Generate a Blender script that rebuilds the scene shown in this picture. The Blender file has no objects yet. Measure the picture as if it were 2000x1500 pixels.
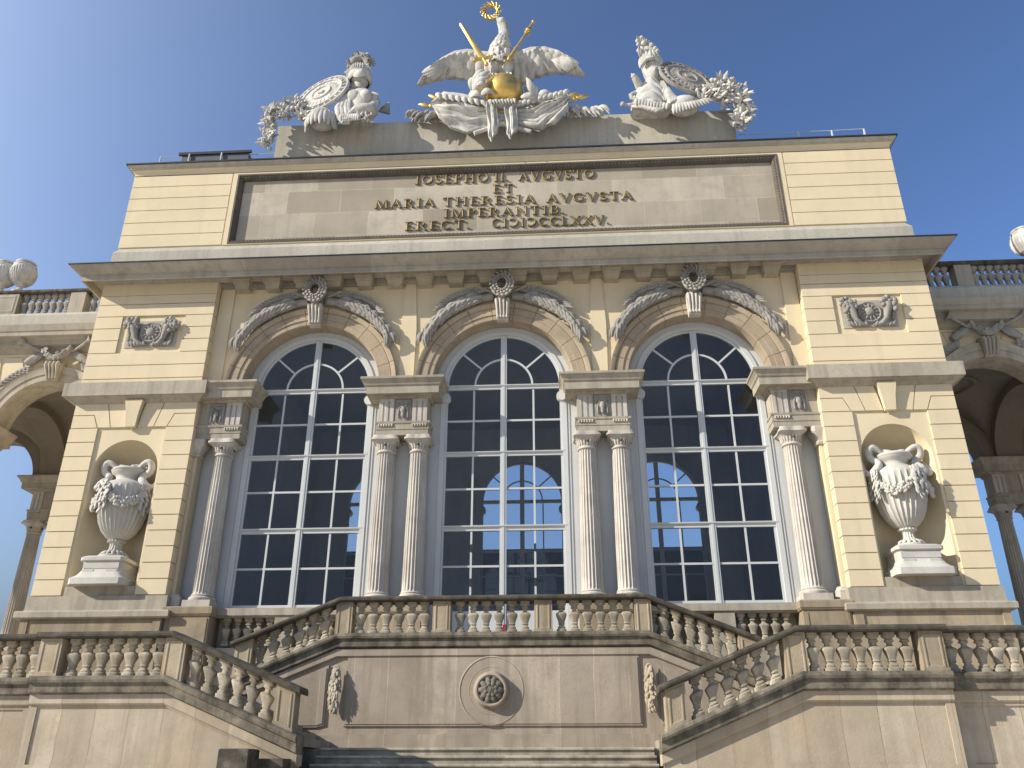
import bpy, bmesh, math, random
from math import sin, cos, pi, radians, sqrt, atan2
from mathutils import Vector, Matrix, geometry
random.seed(7)
SC = bpy.context.scene
COL = SC.collection

# ------------------------------------------------------------------ camera, sky, sun, exposure
cam_d = bpy.data.cameras.new('camera'); cam = bpy.data.objects.new('camera', cam_d); COL.objects.link(cam)
cam_d.sensor_width = 36.0; cam_d.lens = 36.0 * 1642.8 / 2000.0; cam_d.clip_end = 4000; cam_d.clip_start = 0.05
cam.location = (1.3746, -19.2041, -2.8005)
cam.rotation_euler = (radians(90 + 24.814), 0, radians(3.329))
SC.camera = cam
SUN_DIR = Vector((-2.25, -1.0, 1.24)).normalized()          # towards the sun
SUN_EL = math.asin(SUN_DIR.z); SUN_AZ = atan2(SUN_DIR.x, SUN_DIR.y)
world = bpy.data.worlds.new('World'); SC.world = world; world.use_nodes = True
wn = world.node_tree.nodes; wl = world.node_tree.links
sky = wn.new('ShaderNodeTexSky'); sky.sky_type = 'NISHITA'; sky.sun_disc = False
sky.sun_elevation = SUN_EL; sky.sun_rotation = SUN_AZ
sky.air_density = 0.7; sky.dust_density = 8.5; sky.ozone_density = 2.0; sky.altitude = 0
gam = wn.new('ShaderNodeGamma'); gam.inputs[1].default_value = 1.6          # hazy summer sky: pale near the sun, deep blue away from it
wn['Background'].inputs['Strength'].default_value = 0.15
wl.new(sky.outputs[0], gam.inputs[0]); vmn = wn.new('ShaderNodeVectorMath'); vmn.operation = 'MINIMUM'; vmn.inputs[1].default_value = (2.0, 2.5, 3.9)   # keeps the glow round the sun from outshining the lamp
wl.new(gam.outputs[0], vmn.inputs[0]); vml = wn.new('ShaderNodeVectorMath'); vml.operation = 'MULTIPLY'; vml.inputs[1].default_value = (0.99, 1.06, 1.0)
wl.new(vmn.outputs[0], vml.inputs[0]); wl.new(vml.outputs[0], wn['Background'].inputs['Color'])
sun_d = bpy.data.lights.new('sun', 'SUN'); sun_d.energy = 4.7; sun_d.angle = radians(0.5); sun_d.color = (1.0, 0.935, 0.82)
sun = bpy.data.objects.new('sun', sun_d); COL.objects.link(sun)
sun.rotation_euler = (-SUN_DIR).to_track_quat('-Z', 'Y').to_euler()
SC.view_settings.view_transform = 'Standard'; SC.view_settings.look = 'None'
SC.view_settings.exposure = 0.44; SC.view_settings.gamma = 1.0
SC.render.engine = 'CYCLES'
SC.cycles.max_bounces = 8

# ------------------------------------------------------------------ materials
def new_mat(name):
    m = bpy.data.materials.new(name); m.use_nodes = True
    nt = m.node_tree; b = nt.nodes['Principled BSDF']
    return m, nt, b
def ramp(nt, src, stops):
    r = nt.nodes.new('ShaderNodeValToRGB'); e = r.color_ramp.elements
    while len(e) > 1: e.remove(e[-1])
    e[0].position = stops[0][0]; e[0].color = (*stops[0][1], 1)
    for p, c in stops[1:]:
        q = e.new(p); q.color = (*c, 1)
    nt.links.new(src, r.inputs[0]); return r.outputs[0]
def g3(v): return (v, v, v)
def coords(nt, rnd=True):
    tc = nt.nodes.new('ShaderNodeTexCoord')
    if not rnd: return tc.outputs['Object']
    oi = nt.nodes.new('ShaderNodeObjectInfo')
    mu = nt.nodes.new('ShaderNodeMath'); mu.operation = 'MULTIPLY'; mu.inputs[1].default_value = 37.0
    nt.links.new(oi.outputs['Random'], mu.inputs[0])
    va = nt.nodes.new('ShaderNodeVectorMath'); va.operation = 'ADD'
    nt.links.new(tc.outputs['Object'], va.inputs[0]); nt.links.new(mu.outputs[0], va.inputs[1])
    return va.outputs[0]
def noise(nt, vec, scale, detail=6, rough=0.6, stretch=None, dist=0.0):
    n = nt.nodes.new('ShaderNodeTexNoise'); n.inputs['Scale'].default_value = scale
    n.inputs['Detail'].default_value = detail; n.inputs['Roughness'].default_value = rough
    n.inputs['Distortion'].default_value = dist
    if stretch:
        mp = nt.nodes.new('ShaderNodeMapping'); mp.inputs['Scale'].default_value = stretch
        nt.links.new(vec, mp.inputs[0]); vec = mp.outputs[0]
    nt.links.new(vec, n.inputs['Vector']); return n.outputs['Fac']
def mix(nt, a, b, fac, mode='MIX'):
    m = nt.nodes.new('ShaderNodeMix'); m.data_type = 'RGBA'; m.blend_type = mode
    for i, s in ((0, fac), (6, a), (7, b)):
        if isinstance(s, (int, float)): m.inputs[i].default_value = s
        elif isinstance(s, tuple): m.inputs[i].default_value = (*s, 1)
        else: nt.links.new(s, m.inputs[i])
    return m.outputs[2]
def bump(nt, b, h, strength, dist=0.02):
    n = nt.nodes.new('ShaderNodeBump'); n.inputs['Strength'].default_value = strength; n.inputs['Distance'].default_value = dist
    nt.links.new(h, n.inputs['Height']); nt.links.new(n.outputs[0], b.inputs['Normal'])
def stone(name, c, dark, amount=0.5, scale=2.5, streak=0.0, rough=0.85, bstr=0.35, blocks=None, blotch=None, tone=0.0, joint=(1.12, 1.08, 1.0)):
    """c = main colour, dark = weathering colour; blocks = (w, h, offset, c1, c2) adds ashlar joints in the x/z plane."""
    m, nt, b = new_mat(name); v = coords(nt, blocks is None)
    n1 = noise(nt, v, scale, 9, 0.65); n2 = noise(nt, v, scale * 9, 6, 0.7); n3 = noise(nt, v, scale * 0.3, 4, 0.5)
    col = mix(nt, c, tuple(x * 0.80 for x in c), ramp(nt, n3, [(0.35, g3(0)), (0.65, g3(1))]))
    if blocks:
        w, h, off, c1, c2 = blocks
        sp = nt.nodes.new('ShaderNodeSeparateXYZ'); cb = nt.nodes.new('ShaderNodeCombineXYZ')
        nt.links.new(v, sp.inputs[0]); nt.links.new(sp.outputs[0], cb.inputs[0]); nt.links.new(sp.outputs[2], cb.inputs[1])
        br = nt.nodes.new('ShaderNodeTexBrick'); br.offset = off; br.inputs['Scale'].default_value = 1.0
        br.inputs['Brick Width'].default_value = w; br.inputs['Row Height'].default_value = h
        br.inputs['Mortar Size'].default_value = 0.009; br.inputs['Mortar Smooth'].default_value = 0.3; br.inputs['Bias'].default_value = -0.1
        br.inputs['Color1'].default_value = (*c1, 1); br.inputs['Color2'].default_value = (*c2, 1); br.inputs['Mortar'].default_value = (*joint, 1)
        wob = nt.nodes.new('ShaderNodeTexNoise'); wob.inputs['Scale'].default_value = 2.2; wob.inputs['Detail'].default_value = 3
        nt.links.new(v, wob.inputs['Vector'])
        wv = nt.nodes.new('ShaderNodeVectorMath'); wv.operation = 'MULTIPLY_ADD'; wv.inputs[1].default_value = (0.05, 0.05, 0)
        nt.links.new(wob.outputs['Color'], wv.inputs[0]); nt.links.new(cb.outputs[0], wv.inputs[2]); nt.links.new(wv.outputs[0], br.inputs['Vector'])
        col = mix(nt, col, br.outputs['Color'], 1.0, 'MULTIPLY')
    if blotch:
        nb = noise(nt, v, scale * 0.55, 6, 0.6, dist=0.6)
        col = mix(nt, col, blotch, ramp(nt, nb, [(0.5, g3(0)), (0.72, g3(0.55))]))
    col = mix(nt, col, dark, ramp(nt, n1, [(0.62 - 0.3 * amount, g3(0)), (0.80 - 0.12 * amount, g3(min(1, 0.35 + amount * 0.6)))]))
    if streak:
        ns = noise(nt, v, 1.0, 5, 0.6, (5.0, 5.0, 0.35))
        col = mix(nt, col, dark, ramp(nt, ns, [(0.47, g3(0)), (0.66, g3(streak))]))
    col = mix(nt, col, tuple(x * 0.72 for x in c), ramp(nt, n2, [(0.5, g3(0)), (0.72, g3(0.85))]))
    oi = nt.nodes.new('ShaderNodeObjectInfo'); mr = nt.nodes.new('ShaderNodeMapRange'); mr.inputs[3].default_value = 1 - tone; mr.inputs[4].default_value = 1 + tone * 0.5
    nt.links.new(oi.outputs['Random'], mr.inputs[0]); cc = nt.nodes.new('ShaderNodeCombineColor')
    for q in range(3): nt.links.new(mr.outputs[0], cc.inputs[q])
    col = mix(nt, col, cc.outputs[0], 1.0, 'MULTIPLY')
    nt.links.new(col, b.inputs['Base Color']); b.inputs['Roughness'].default_value = rough; b.inputs['Specular IOR Level'].default_value = 0.25
    n4 = noise(nt, v, scale * 16, 4, 0.7); bump(nt, b, mix(nt, n4, n1, 0.45), bstr)
    return m
def paint(name, c, rough=0.5, var=0.1, spec=0.4, scale=1.2):
    m, nt, b = new_mat(name); v = coords(nt)
    n = noise(nt, v, scale, 6, 0.6); n2 = noise(nt, v, scale * 0.9, 4, 0.6, (4, 4, 0.5))
    col = mix(nt, c, tuple(x * (1 - var) for x in c), ramp(nt, n, [(0.4, g3(0)), (0.65, g3(1))]))
    col = mix(nt, col, tuple(x * (1 - 1.6 * var) for x in c), ramp(nt, n2, [(0.52, g3(0)), (0.75, g3(0.8))]))
    nt.links.new(col, b.inputs['Base Color']); b.inputs['Roughness'].default_value = rough; b.inputs['Specular IOR Level'].default_value = spec
    bump(nt, b, noise(nt, v, scale * 25, 4, 0.6), 0.08)
    return m
PLASTER = paint('pale_yellow_plaster', (0.72, 0.605, 0.41), 0.9, 0.085, 0.15, 0.7)
STONE = stone('weathered_limestone', (0.47, 0.415, 0.325), (0.23, 0.20, 0.16), 0.45, 1.6, 0.55)
CORN = stone('grey_cornice_stone', (0.50, 0.445, 0.355), (0.27, 0.24, 0.195), 0.5, 1.3, 0.5, blocks=(1.7, 40, 0.0, (1, 1, 1), (0.74, 0.74, 0.76)))
SOFF = stone('shaded_block_plaster', (0.50, 0.435, 0.33), (0.27, 0.23, 0.17), 0.4, 1.5, 0.3)  # brown holds the shade on the plaster cornice blocks, put into their colour
DARK = stone('lichen_dark_stone', (0.125, 0.108, 0.082), (0.026, 0.023, 0.019), 0.75, 5.5, 0.5, bstr=0.9, blotch=(0.30, 0.265, 0.205))
BASE = stone('stained_moulding_stone', (0.28, 0.243, 0.18), (0.045, 0.039, 0.031), 0.85, 4.0, 0.75, bstr=0.8, blotch=(0.45, 0.40, 0.31))
STEPST = stone('worn_step_stone', (0.47, 0.415, 0.325), (0.17, 0.148, 0.115), 0.6, 2.2, 0.6, bstr=0.6, blotch=(0.55, 0.49, 0.40), blocks=(1.45, 40, 0.0, (1, 1, 1), (0.8, 0.8, 0.8)))
WALLST = stone('tan_wall_stone', (0.58, 0.495, 0.38), (0.33, 0.27, 0.195), 0.55, 2.0, 0.65, bstr=0.4, joint=(0.62, 0.55, 0.46), blocks=(0.57, 40, 0.0, (1.04, 1.04, 1.04), (0.70, 0.66, 0.61)), blotch=(0.54, 0.37, 0.21))
PINKST = stone('pinkish_wall_stone', (0.455, 0.385, 0.305), (0.25, 0.205, 0.158), 0.55, 2.0, 0.65, bstr=0.4, joint=(1.22, 1.18, 1.10), blocks=(0.66, 40, 0.0, (1.05, 1.04, 1.03), (0.74, 0.725, 0.71)))
BALU = stone('baluster_stone', (0.54, 0.475, 0.37), (0.17, 0.143, 0.103), 0.6, 4.5, 0.55, bstr=0.6, tone=0.28, blotch=(0.44, 0.30, 0.16))
PEDST = stone('pedestal_stone', (0.45, 0.37, 0.26), (0.22, 0.175, 0.12), 0.5, 2.4, 0.65, bstr=0.5, tone=0.15, blotch=(0.53, 0.38, 0.205))
COLST = stone('fluted_column_stone', (0.62, 0.575, 0.505), (0.35, 0.305, 0.255), 0.45, 2.6, 0.75, bstr=0.4, blotch=(0.53, 0.455, 0.375))
ARCHST = stone('brown_archivolt_stone', (0.44, 0.35, 0.245), (0.26, 0.205, 0.145), 0.4, 2.0, 0.2, blotch=(0.52, 0.45, 0.36))
CARVE = stone('grey_carved_stone', (0.40, 0.37, 0.33), (0.13, 0.122, 0.11), 0.5, 6.0, 0.3, bstr=0.6)
DARKC = stone('sooty_carved_stone', (0.27, 0.24, 0.195), (0.06, 0.053, 0.043), 0.6, 8.0, 0.2, bstr=0.7)
WHITE = stone('white_statue_stone', (0.68, 0.65, 0.59), (0.22, 0.21, 0.19), 0.5, 3.6, 0.55, bstr=0.3)
WHITEP = stone('white_urn_stone', (0.62, 0.59, 0.53), (0.44, 0.41, 0.36), 0.35, 4.0, 0.3, bstr=0.25)
ATTST = stone('attic_plinth_stone', (0.53, 0.49, 0.405), (0.32, 0.295, 0.24), 0.4, 1.4, 0.5)
TABST = stone('tablet_stone', (0.53, 0.465, 0.37), (0.30, 0.265, 0.205), 0.42, 2.2, 0.3, blocks=(1.55, 0.78, 0.45, (1.04, 1.04, 1.04), (0.60, 0.58, 0.54)))
FRAMEST = stone('dark_frame_stone', (0.15, 0.13, 0.105), (0.05, 0.045, 0.04), 0.5, 4.0)
FRAME = paint('white_grey_frame_paint', (0.55, 0.565, 0.555), 0.4, 0.06)
GREYW = paint('grey_infill_paint', (0.57, 0.58, 0.57), 0.6, 0.06)
LEAD = paint('dark_sheet_metal', (0.035, 0.035, 0.04), 0.5, 0.3)
STEEL = paint('galvanised_rail', (0.55, 0.56, 0.57), 0.35, 0.1)
INSIDE = paint('interior_plaster', (0.42, 0.42, 0.42), 0.9, 0.1)
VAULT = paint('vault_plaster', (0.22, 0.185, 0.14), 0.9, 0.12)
FROST = paint('frosted_pane', (0.10, 0.11, 0.13), 0.5, 0.05)
RED = paint('red_notice', (0.32, 0.03, 0.05), 0.4, 0.1)
GRAVEL = stone('gravel_ground', (0.70, 0.65, 0.56), (0.60, 0.55, 0.47), 0.3, 0.4)
def gold(name, c, rough, dirt):
    m, nt, b = new_mat(name); v = coords(nt)
    n = noise(nt, v, 5, 7, 0.7); n2 = noise(nt, v, 30, 4, 0.6)
    col = mix(nt, c, tuple(x * dirt for x in c), ramp(nt, n, [(0.42, g3(0)), (0.68, g3(1))]))
    nt.links.new(col, b.inputs['Base Color']); b.inputs['Metallic'].default_value = 0.85
    r = nt.nodes.new('ShaderNodeMapRange'); r.inputs[3].default_value = rough - 0.08; r.inputs[4].default_value = rough + 0.15
    nt.links.new(n2, r.inputs[0]); nt.links.new(r.outputs[0], b.inputs['Roughness']); bump(nt, b, n2, 0.12)
    return m
GOLD = gold('gilding', (0.83, 0.56, 0.17), 0.38, 0.62)
BRONZE = gold('gilt_bronze_letters', (0.25, 0.18, 0.075), 0.55, 0.45)
BRONZE.node_tree.nodes['Principled BSDF'].inputs['Metallic'].default_value = 0.45
def glass():
    m, nt, b = new_mat('window_glass')
    nt.nodes.remove(b); out = nt.nodes['Material Output']
    tr = nt.nodes.new('ShaderNodeBsdfTransparent'); tr.inputs[0].default_value = (0.98, 0.985, 0.99, 1)
    gl = nt.nodes.new('ShaderNodeBsdfGlossy'); gl.inputs['Roughness'].default_value = 0.01
    fr = nt.nodes.new('ShaderNodeFresnel'); fr.inputs[0].default_value = 1.4
    v = coords(nt); bp = nt.nodes.new('ShaderNodeBump'); bp.inputs['Strength'].default_value = 0.12
    nt.links.new(noise(nt, v, 1.3, 2, 0.5), bp.inputs['Height'])
    tc = nt.nodes.new('ShaderNodeTexCoord'); sn = nt.nodes.new('ShaderNodeVectorMath'); sn.operation = 'SNAP'; sn.inputs[1].default_value = (0.77, 9.0, 0.93)
    wn_ = nt.nodes.new('ShaderNodeTexWhiteNoise'); ma = nt.nodes.new('ShaderNodeVectorMath'); ma.operation = 'MULTIPLY_ADD'; ma.inputs[1].default_value = (0.05, 0.05, 0.05)
    nt.links.new(tc.outputs['Object'], sn.inputs[0]); nt.links.new(sn.outputs[0], wn_.inputs['Vector']); nt.links.new(wn_.outputs['Color'], ma.inputs[0]); nt.links.new(bp.outputs[0], ma.inputs[2])
    nm_ = nt.nodes.new('ShaderNodeVectorMath'); nm_.operation = 'NORMALIZE'; nt.links.new(ma.outputs[0], nm_.inputs[0]); nt.links.new(nm_.outputs[0], gl.inputs['Normal'])
    mx = nt.nodes.new('ShaderNodeMixShader'); nt.links.new(fr.outputs[0], mx.inputs[0])
    nt.links.new(tr.outputs[0], mx.inputs[1]); nt.links.new(gl.outputs[0], mx.inputs[2]); nt.links.new(mx.outputs[0], out.inputs[0])
    return m
GLASS = glass()

# ------------------------------------------------------------------ mesh helpers
def nrm(v): return Vector(v).normalized()
class MB:
    """collects shapes (world coordinates); build() links them as ONE mesh object"""
    def __init__(s): s.v = []; s.f = []
    def add(s, v, f):
        n = len(s.v); s.v += [tuple(p) for p in v]; s.f += [tuple(i + n for i in q) for q in f]; return s
    def box(s, x0, x1, y0, y1, z0, z1):
        x0, x1 = min(x0, x1), max(x0, x1)
        v = [(x, y, z) for z in (z0, z1) for y in (y0, y1) for x in (x0, x1)]
        return s.add(v, [(0, 2, 3, 1), (4, 5, 7, 6), (0, 1, 5, 4), (2, 6, 7, 3), (0, 4, 6, 2), (1, 3, 7, 5)])
    def grid(s, rows, cu=False, cv=False, caps=False):
        n, m = len(rows), len(rows[0]); v = [p for r in rows for p in r]; f = []
        for i in range(n if cv else n - 1):
            for j in range(m if cu else m - 1):
                a, b = i * m + j, i * m + (j + 1) % m; i2 = (i + 1) % n
                f.append((a, b, i2 * m + (j + 1) % m, i2 * m + j))
        if caps: f.append(tuple(range(m))[::-1]); f.append(tuple((n - 1) * m + j for j in range(m)))
        return s.add(v, f)
    def sweep(s, path, prof, closed=False):
        """profile (out, z) carried along a plan path (x, y); outwards is right of the direction; mitred"""
        rows = []; n = len(path)
        for i, p in enumerate(path):
            p = Vector(p)
            d0 = (p - Vector(path[i - 1])).normalized() if (i or closed) else None
            d1 = (Vector(path[(i + 1) % n]) - p).normalized() if (i < n - 1 or closed) else None
            n0 = Vector((d0.y, -d0.x)) if d0 else None; n1 = Vector((d1.y, -d1.x)) if d1 else None
            if n0 is None: mt = n1
            elif n1 is None: mt = n0
            else: mt = (n0 + n1) / max(0.2, 1 + n0.dot(n1))
            rows.append([(p.x + mt.x * o, p.y + mt.y * o, z) for o, z in prof])
        return s.grid(rows, True, closed, not closed)
    def slope(s, path, prof):
        """profile (y, dz) carried along a path (x, z), cut vertically"""
        return s.grid([[(x, y, z + dz) for y, dz in prof] for x, z in path], True, False, True)
    def arch(s, cx, cz, prof, a0=0, a1=pi, n=40):
        """profile (radius, y) carried round an arc in the x/z plane"""
        return s.grid([[(cx + r * cos(a0 + (a1 - a0) * i / n), y, cz + r * sin(a0 + (a1 - a0) * i / n)) for r, y in prof] for i in range(n + 1)], True, False, True)
    def plate(s, outer, holes, y0, y1):
        loops = [outer] + list(holes); V = [[Vector((x, z, 0)) for x, z in l] for l in loops]
        flat = [p for l in loops for p in l]; tris = geometry.tessellate_polygon(V); n = len(flat)
        f = [t for t in tris] + [tuple(i + n for i in t) for t in tris]; k = 0
        for l in loops:
            m = len(l)
            for j in range(m): f.append((k + j, k + (j + 1) % m, n + k + (j + 1) % m, n + k + j))
            k += m
        return s.add([(x, y0, z) for x, z in flat] + [(x, y1, z) for x, z in flat], f)
    def lathe(s, prof, c=(0, 0, 0), n=24, sq=None, flute=0, fd=0.0, fz=None):
        """profile (r, z); sq = superellipse power (2 round, 6 nearly square); flute = number of flutes of depth fd"""
        rows = []
        for r, z in prof:
            row = []
            for j in range(n):
                a = 2 * pi * j / n + (pi / n if sq else 0); ca, sa = cos(a), sin(a)
                k = 1.0 if not sq else 1 / (abs(ca) ** sq + abs(sa) ** sq) ** (1 / sq)
                if flute and (fz is None or fz[0] <= z <= fz[1]): k *= 1 - fd * abs(sin(a * flute / 2)) ** 0.7
                row.append((c[0] + r * k * ca, c[1] + r * k * sa, c[2] + z))
            rows.append(row)
        return s.grid(rows, True, False, True)
    def tube(s, pts, rad, n=8, flat=1.0, up=(0, -1, 0)):
        """tube through 3-d points; rad = one radius or a list; flat squashes it along 'up'"""
        P = [Vector(p) for p in pts]; m = len(P); R = rad if isinstance(rad, (list, tuple)) else [rad] * m
        rows = []; up = Vector(up)
        for i in range(m):
            d = (P[min(i + 1, m - 1)] - P[max(i - 1, 0)]).normalized()
            a = d.cross(up)
            if a.length < 1e-3: a = d.cross(Vector((1, 0, 0.3)))
            a.normalize(); b = a.cross(d).normalized()
            rows.append([tuple(P[i] + a * (R[i] * cos(2 * pi * j / n)) + b * (R[i] * flat * sin(2 * pi * j / n))) for j in range(n)])
        return s.grid(rows, True, False, True)
    def blob(s, c, r, rot=None, n=14, rough=0.0):
        c = Vector(c); r = r if isinstance(r, (list, tuple)) else (r, r, r); rows = []; M = rot or Matrix.Identity(3)
        for i in range(n // 2 + 1):
            t = -pi / 2 + pi * i / (n // 2); row = []
            for j in range(n):
                a = 2 * pi * j / n; k = 1 + rough * (random.random() - .5)
                row.append(tuple(c + M @ Vector((r[0] * k * cos(t) * cos(a), r[1] * k * cos(t) * sin(a), r[2] * k * sin(t)))))
            rows.append(row)
        return s.grid(rows, True)
    def leaf(s, a, b, w, th=0.35, bend=(0, 0, 0), n=6, seg=6, up=(0, -1, 0), blunt=1.0):
        a, b, bend = Vector(a), Vector(b), Vector(bend); pts = []; rad = []
        for i in range(seg + 1):
            t = i / seg; pts.append(a.lerp(b, t) + bend * (4 * t * (1 - t))); rad.append(max(0.06, sin(pi * (0.08 + 0.87 * t) ** 0.8) ** blunt) * w)
        return s.tube(pts, rad, n, th, up)
    def build(s, name, mat, parent=None, smooth=None, loc=None):
        me = bpy.data.meshes.new(name); me.from_pydata(s.v, [], s.f); me.validate()
        bm = bmesh.new(); bm.from_mesh(me); bmesh.ops.remove_doubles(bm, verts=bm.verts, dist=1e-5)
        bmesh.ops.recalc_face_normals(bm, faces=bm.faces); bm.to_mesh(me); bm.free()
        me.materials.append(mat)
        if smooth is not None:
            me.polygons.foreach_set('use_smooth', [True] * len(me.polygons)); me.set_sharp_from_angle(angle=radians(smooth))
        return link(name, me, parent, loc)
def link(name, me, parent=None, loc=None):
    o = bpy.data.objects.new(name, me); COL.objects.link(o)
    if loc: o.location = loc
    if parent is not None: attach(o, parent)
    return o
def attach(o, parent):
    """parent without moving: every part keeps world coordinates"""
    o.parent = parent; o.matrix_parent_inverse = Matrix.Translation(-Vector(parent.location))
def copy_to(src, loc, parent):
    c = src.copy(); COL.objects.link(c); c.location = loc; attach(c, parent)
    return c
def tag(o, label=None, cat=None, group=None, kind=None):
    if label: o['label'] = label
    if cat: o['category'] = cat
    if group: o['group'] = group
    if kind: o['kind'] = kind
    return o
def thing(name, loc, label, cat, group=None):
    o = bpy.data.objects.new(name, None); COL.objects.link(o); o.location = loc; o.empty_display_size = 0.3
    return tag(o, label, cat, group)
def fuse(mb, name, mat, parent, voxel=0.025, smooth=180):
    """one continuous surface out of overlapping shapes"""
    o = mb.build('tmp', mat); md = o.modifiers.new('r', 'REMESH'); md.mode = 'VOXEL'; md.voxel_size = voxel
    dg = bpy.context.evaluated_depsgraph_get(); me = bpy.data.meshes.new_from_object(o.evaluated_get(dg)); me.name = name
    bpy.data.objects.remove(o)
    if not me.materials: me.materials.append(mat)
    me.polygons.foreach_set('use_smooth', [True] * len(me.polygons))
    return link(name, me, parent)
def inset(poly, d):
    A = sum(poly[i][0] * poly[(i + 1) % len(poly)][1] - poly[(i + 1) % len(poly)][0] * poly[i][1] for i in range(len(poly)))
    sg = 1 if A > 0 else -1; out = []; n = len(poly)
    for i in range(n):
        p0, p, p1 = Vector(poly[i - 1]), Vector(poly[i]), Vector(poly[(i + 1) % n])
        a = (p - p0).normalized(); b = (p1 - p).normalized(); na = Vector((-a.y, a.x)) * sg; nb = Vector((-b.y, b.x)) * sg
        m = (na + nb) / max(0.3, 1 + na.dot(nb)); out.append((p.x + m.x * d, p.y + m.y * d))
    return out
def arc(cx, cz, r, a0, a1, n=32): return [(cx + r * cos(a0 + (a1 - a0) * i / n), cz + r * sin(a0 + (a1 - a0) * i / n)) for i in range(n + 1)]

# ------------------------------------------------------------------ ground
g = MB().box(-300, 300, -300, 300, -4.6, -4.1).build('ground', GRAVEL); tag(g, 'pale gravel forecourt below the steps', 'ground', kind='structure')

# ------------------------------------------------------------------ central pavilion
PAV = thing('pavilion', (0, 5.4, -1.36), 'central yellow pavilion with three tall arched windows, an inscribed attic and two rusticated corner piers', 'building')
ZC, RI, RO = 6.28, 1.80, 2.28                      # arches of the bays: centre height, inner and outer radius
BAYS = (-5.01, 0.0, 5.01)
ZT = 4.85                                          # underside of the column entablatures
for s in (-1, 1):
    X = lambda a: s * a
    pier = MB()                                    # smooth body of the pier, with the niche opening
    niche = [(X(8.55), 1.12)] + [(X(9.38 - 0.83 * cos(t)), 3.99 + 0.83 * sin(t)) for t in [pi * i / 24 for i in range(25)]] + [(X(10.21), 1.12)]
    pier.plate([(X(7.815), 0.3), (X(10.965), 0.3), (X(10.965), 9.47), (X(7.815), 9.47)], [niche], 0.05, 0.075)
    pier.box(X(7.815), X(7.84), 0.075, 10.8, 0.3, 9.47); pier.box(X(10.94), X(10.965), 0.075, 10.8, 0.3, 9.47)
    pier.box(X(7.7), X(7.812), 0.30, 0.62, 0.95, 4.45)                                   # plain strip beside the end column
    P = pier.build('pier', PLASTER, PAV)
    nm = MB(); cyl = []
    for z in (1.12, 2.0, 3.0, 3.99): cyl.append([(X(9.38 - 0.83 * cos(t)), 0.05 + 0.80 * sin(t), z) for t in [pi * i / 28 for i in range(29)]])
    for k in range(1, 13):
        e = pi / 2 * k / 12
        cyl.append([(X(9.38 - 0.83 * cos(e) * cos(t)), 0.05 + 0.80 * cos(e) * sin(t), 3.99 + 0.83 * sin(e)) for t in [pi * i / 28 for i in range(29)]])
    nm.grid(cyl); nm.build('niche', PLASTER, P, 40)
    MB().box(X(8.56), X(10.22), 0.022, 0.86, 0.93, 1.155).build('niche_plinth', STONE, P)
    # rusticated courses
    ru = MB(); gp = 0.012
    def course(za, zb, x0=7.78, x1=11.0, ret=True):
        ru.box(X(x0), X(x1), 0.0, 0.05, za + gp, zb - gp)
        if ret and x0 < 7.8: ru.box(X(7.78), X(7.815), 0.05, 0.28, za + gp, zb - gp)
        if ret and x1 > 10.9: ru.box(X(10.965), X(11.0), 0.05, 2.62, za + gp, zb - gp)
    GU = [9.03, 8.749, 8.383, 8.017, 7.653, 7.275, 6.907, 6.517, 6.2]
    course(9.02, 9.47)
    for i in range(8):
        if 2 <= i <= 4: course(GU[i + 1], GU[i], 7.78, 8.52); course(GU[i + 1], GU[i], 10.26, 11.0)
        else: course(GU[i + 1], GU[i])
    GL = [5.147, 4.766, 4.388, 4.007, 3.628, 3.241, 2.858, 2.474, 2.091, 1.701, 1.319, 0.942]
    for i in range(11): course(GL[i + 1], GL[i], 7.78, 8.50); course(GL[i + 1], GL[i], 10.28, 11.0)
    for k in (-1, 1):                              # stones of the flat arch over the niche
        c = lambda pts: [(X(9.39 + k * a), z) for a, z in pts]
        for poly in ([(1.61, 5.147), (0.90, 5.147), (1.05, 5.50), (1.61, 5.50)],
                     [(1.61, 5.50), (1.05, 5.50), (0.90, 5.147), (0.56, 5.147), (0.745, 5.84), (1.61, 5.84)],
                     [(0.56, 5.147), (0.13, 5.147), (0.26, 5.84), (0.745, 5.84)]):
            ru.plate(inset(c(poly), gp), [], 0.0, 0.05)
    ru.box(X(7.78), X(7.815), 0.05, 0.28, 5.16, 5.83); ru.box(X(10.965), X(11.0), 0.05, 2.62, 5.16, 5.48); ru.box(X(10.965), X(11.0), 0.05, 2.62, 5.51, 5.83)
    ru.build('rustication', PLASTER, P)
    k = MB(); k.grid([[(X(9.39 + a), y, z) for a, y in ((-w, 0.0), (-w, -d), (w, -d), (w, 0.0))] for z, w, d in ((5.13, 0.125, 0.10), (5.5, 0.165, 0.13), (5.84, 0.23, 0.16))], False, False, True)
    k.build('keystone', PLASTER, P)
    # impost band round the pier
    pf = [(0.0, 5.80), (0.04, 5.82), (0.07, 5.86), (0.15, 5.90), (0.19, 5.935), (0.26, 5.94), (0.262, 6.30), (0.24, 6.315), (-0.03, 6.36), (-0.03, 5.80)]
    pth = [(7.78, 0.62), (7.78, 0.0), (11.0, 0.0), (11.0, 2.6)]
    if s < 0: pth = [(-x, y) for x, y in pth[::-1]]
    MB().sweep(pth, pf).build('impost_band', STONE, P)
    # stone base
    bs = MB(); pb = [(7.70, 0.62), (7.70, -0.03), (11.05, -0.03), (11.05, 2.6)]
    if s < 0: pb = [(-x, y) for x, y in pb[::-1]]
    bs.sweep(pb, [(0.0, 0.925), (-0.1, 0.925), (-0.1, 0.40), (0.10, 0.40), (0.14, 0.43), (0.145, 0.545), (0.12, 0.575), (0.02, 0.585), (0.015, 0.61), (0.0, 0.615)])
    bs.build('base_course', STONE, P)
    dm = MB(); dm.box(X(7.72), X(11.05), -0.06, 2.6, -4.1, 0.40)
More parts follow.
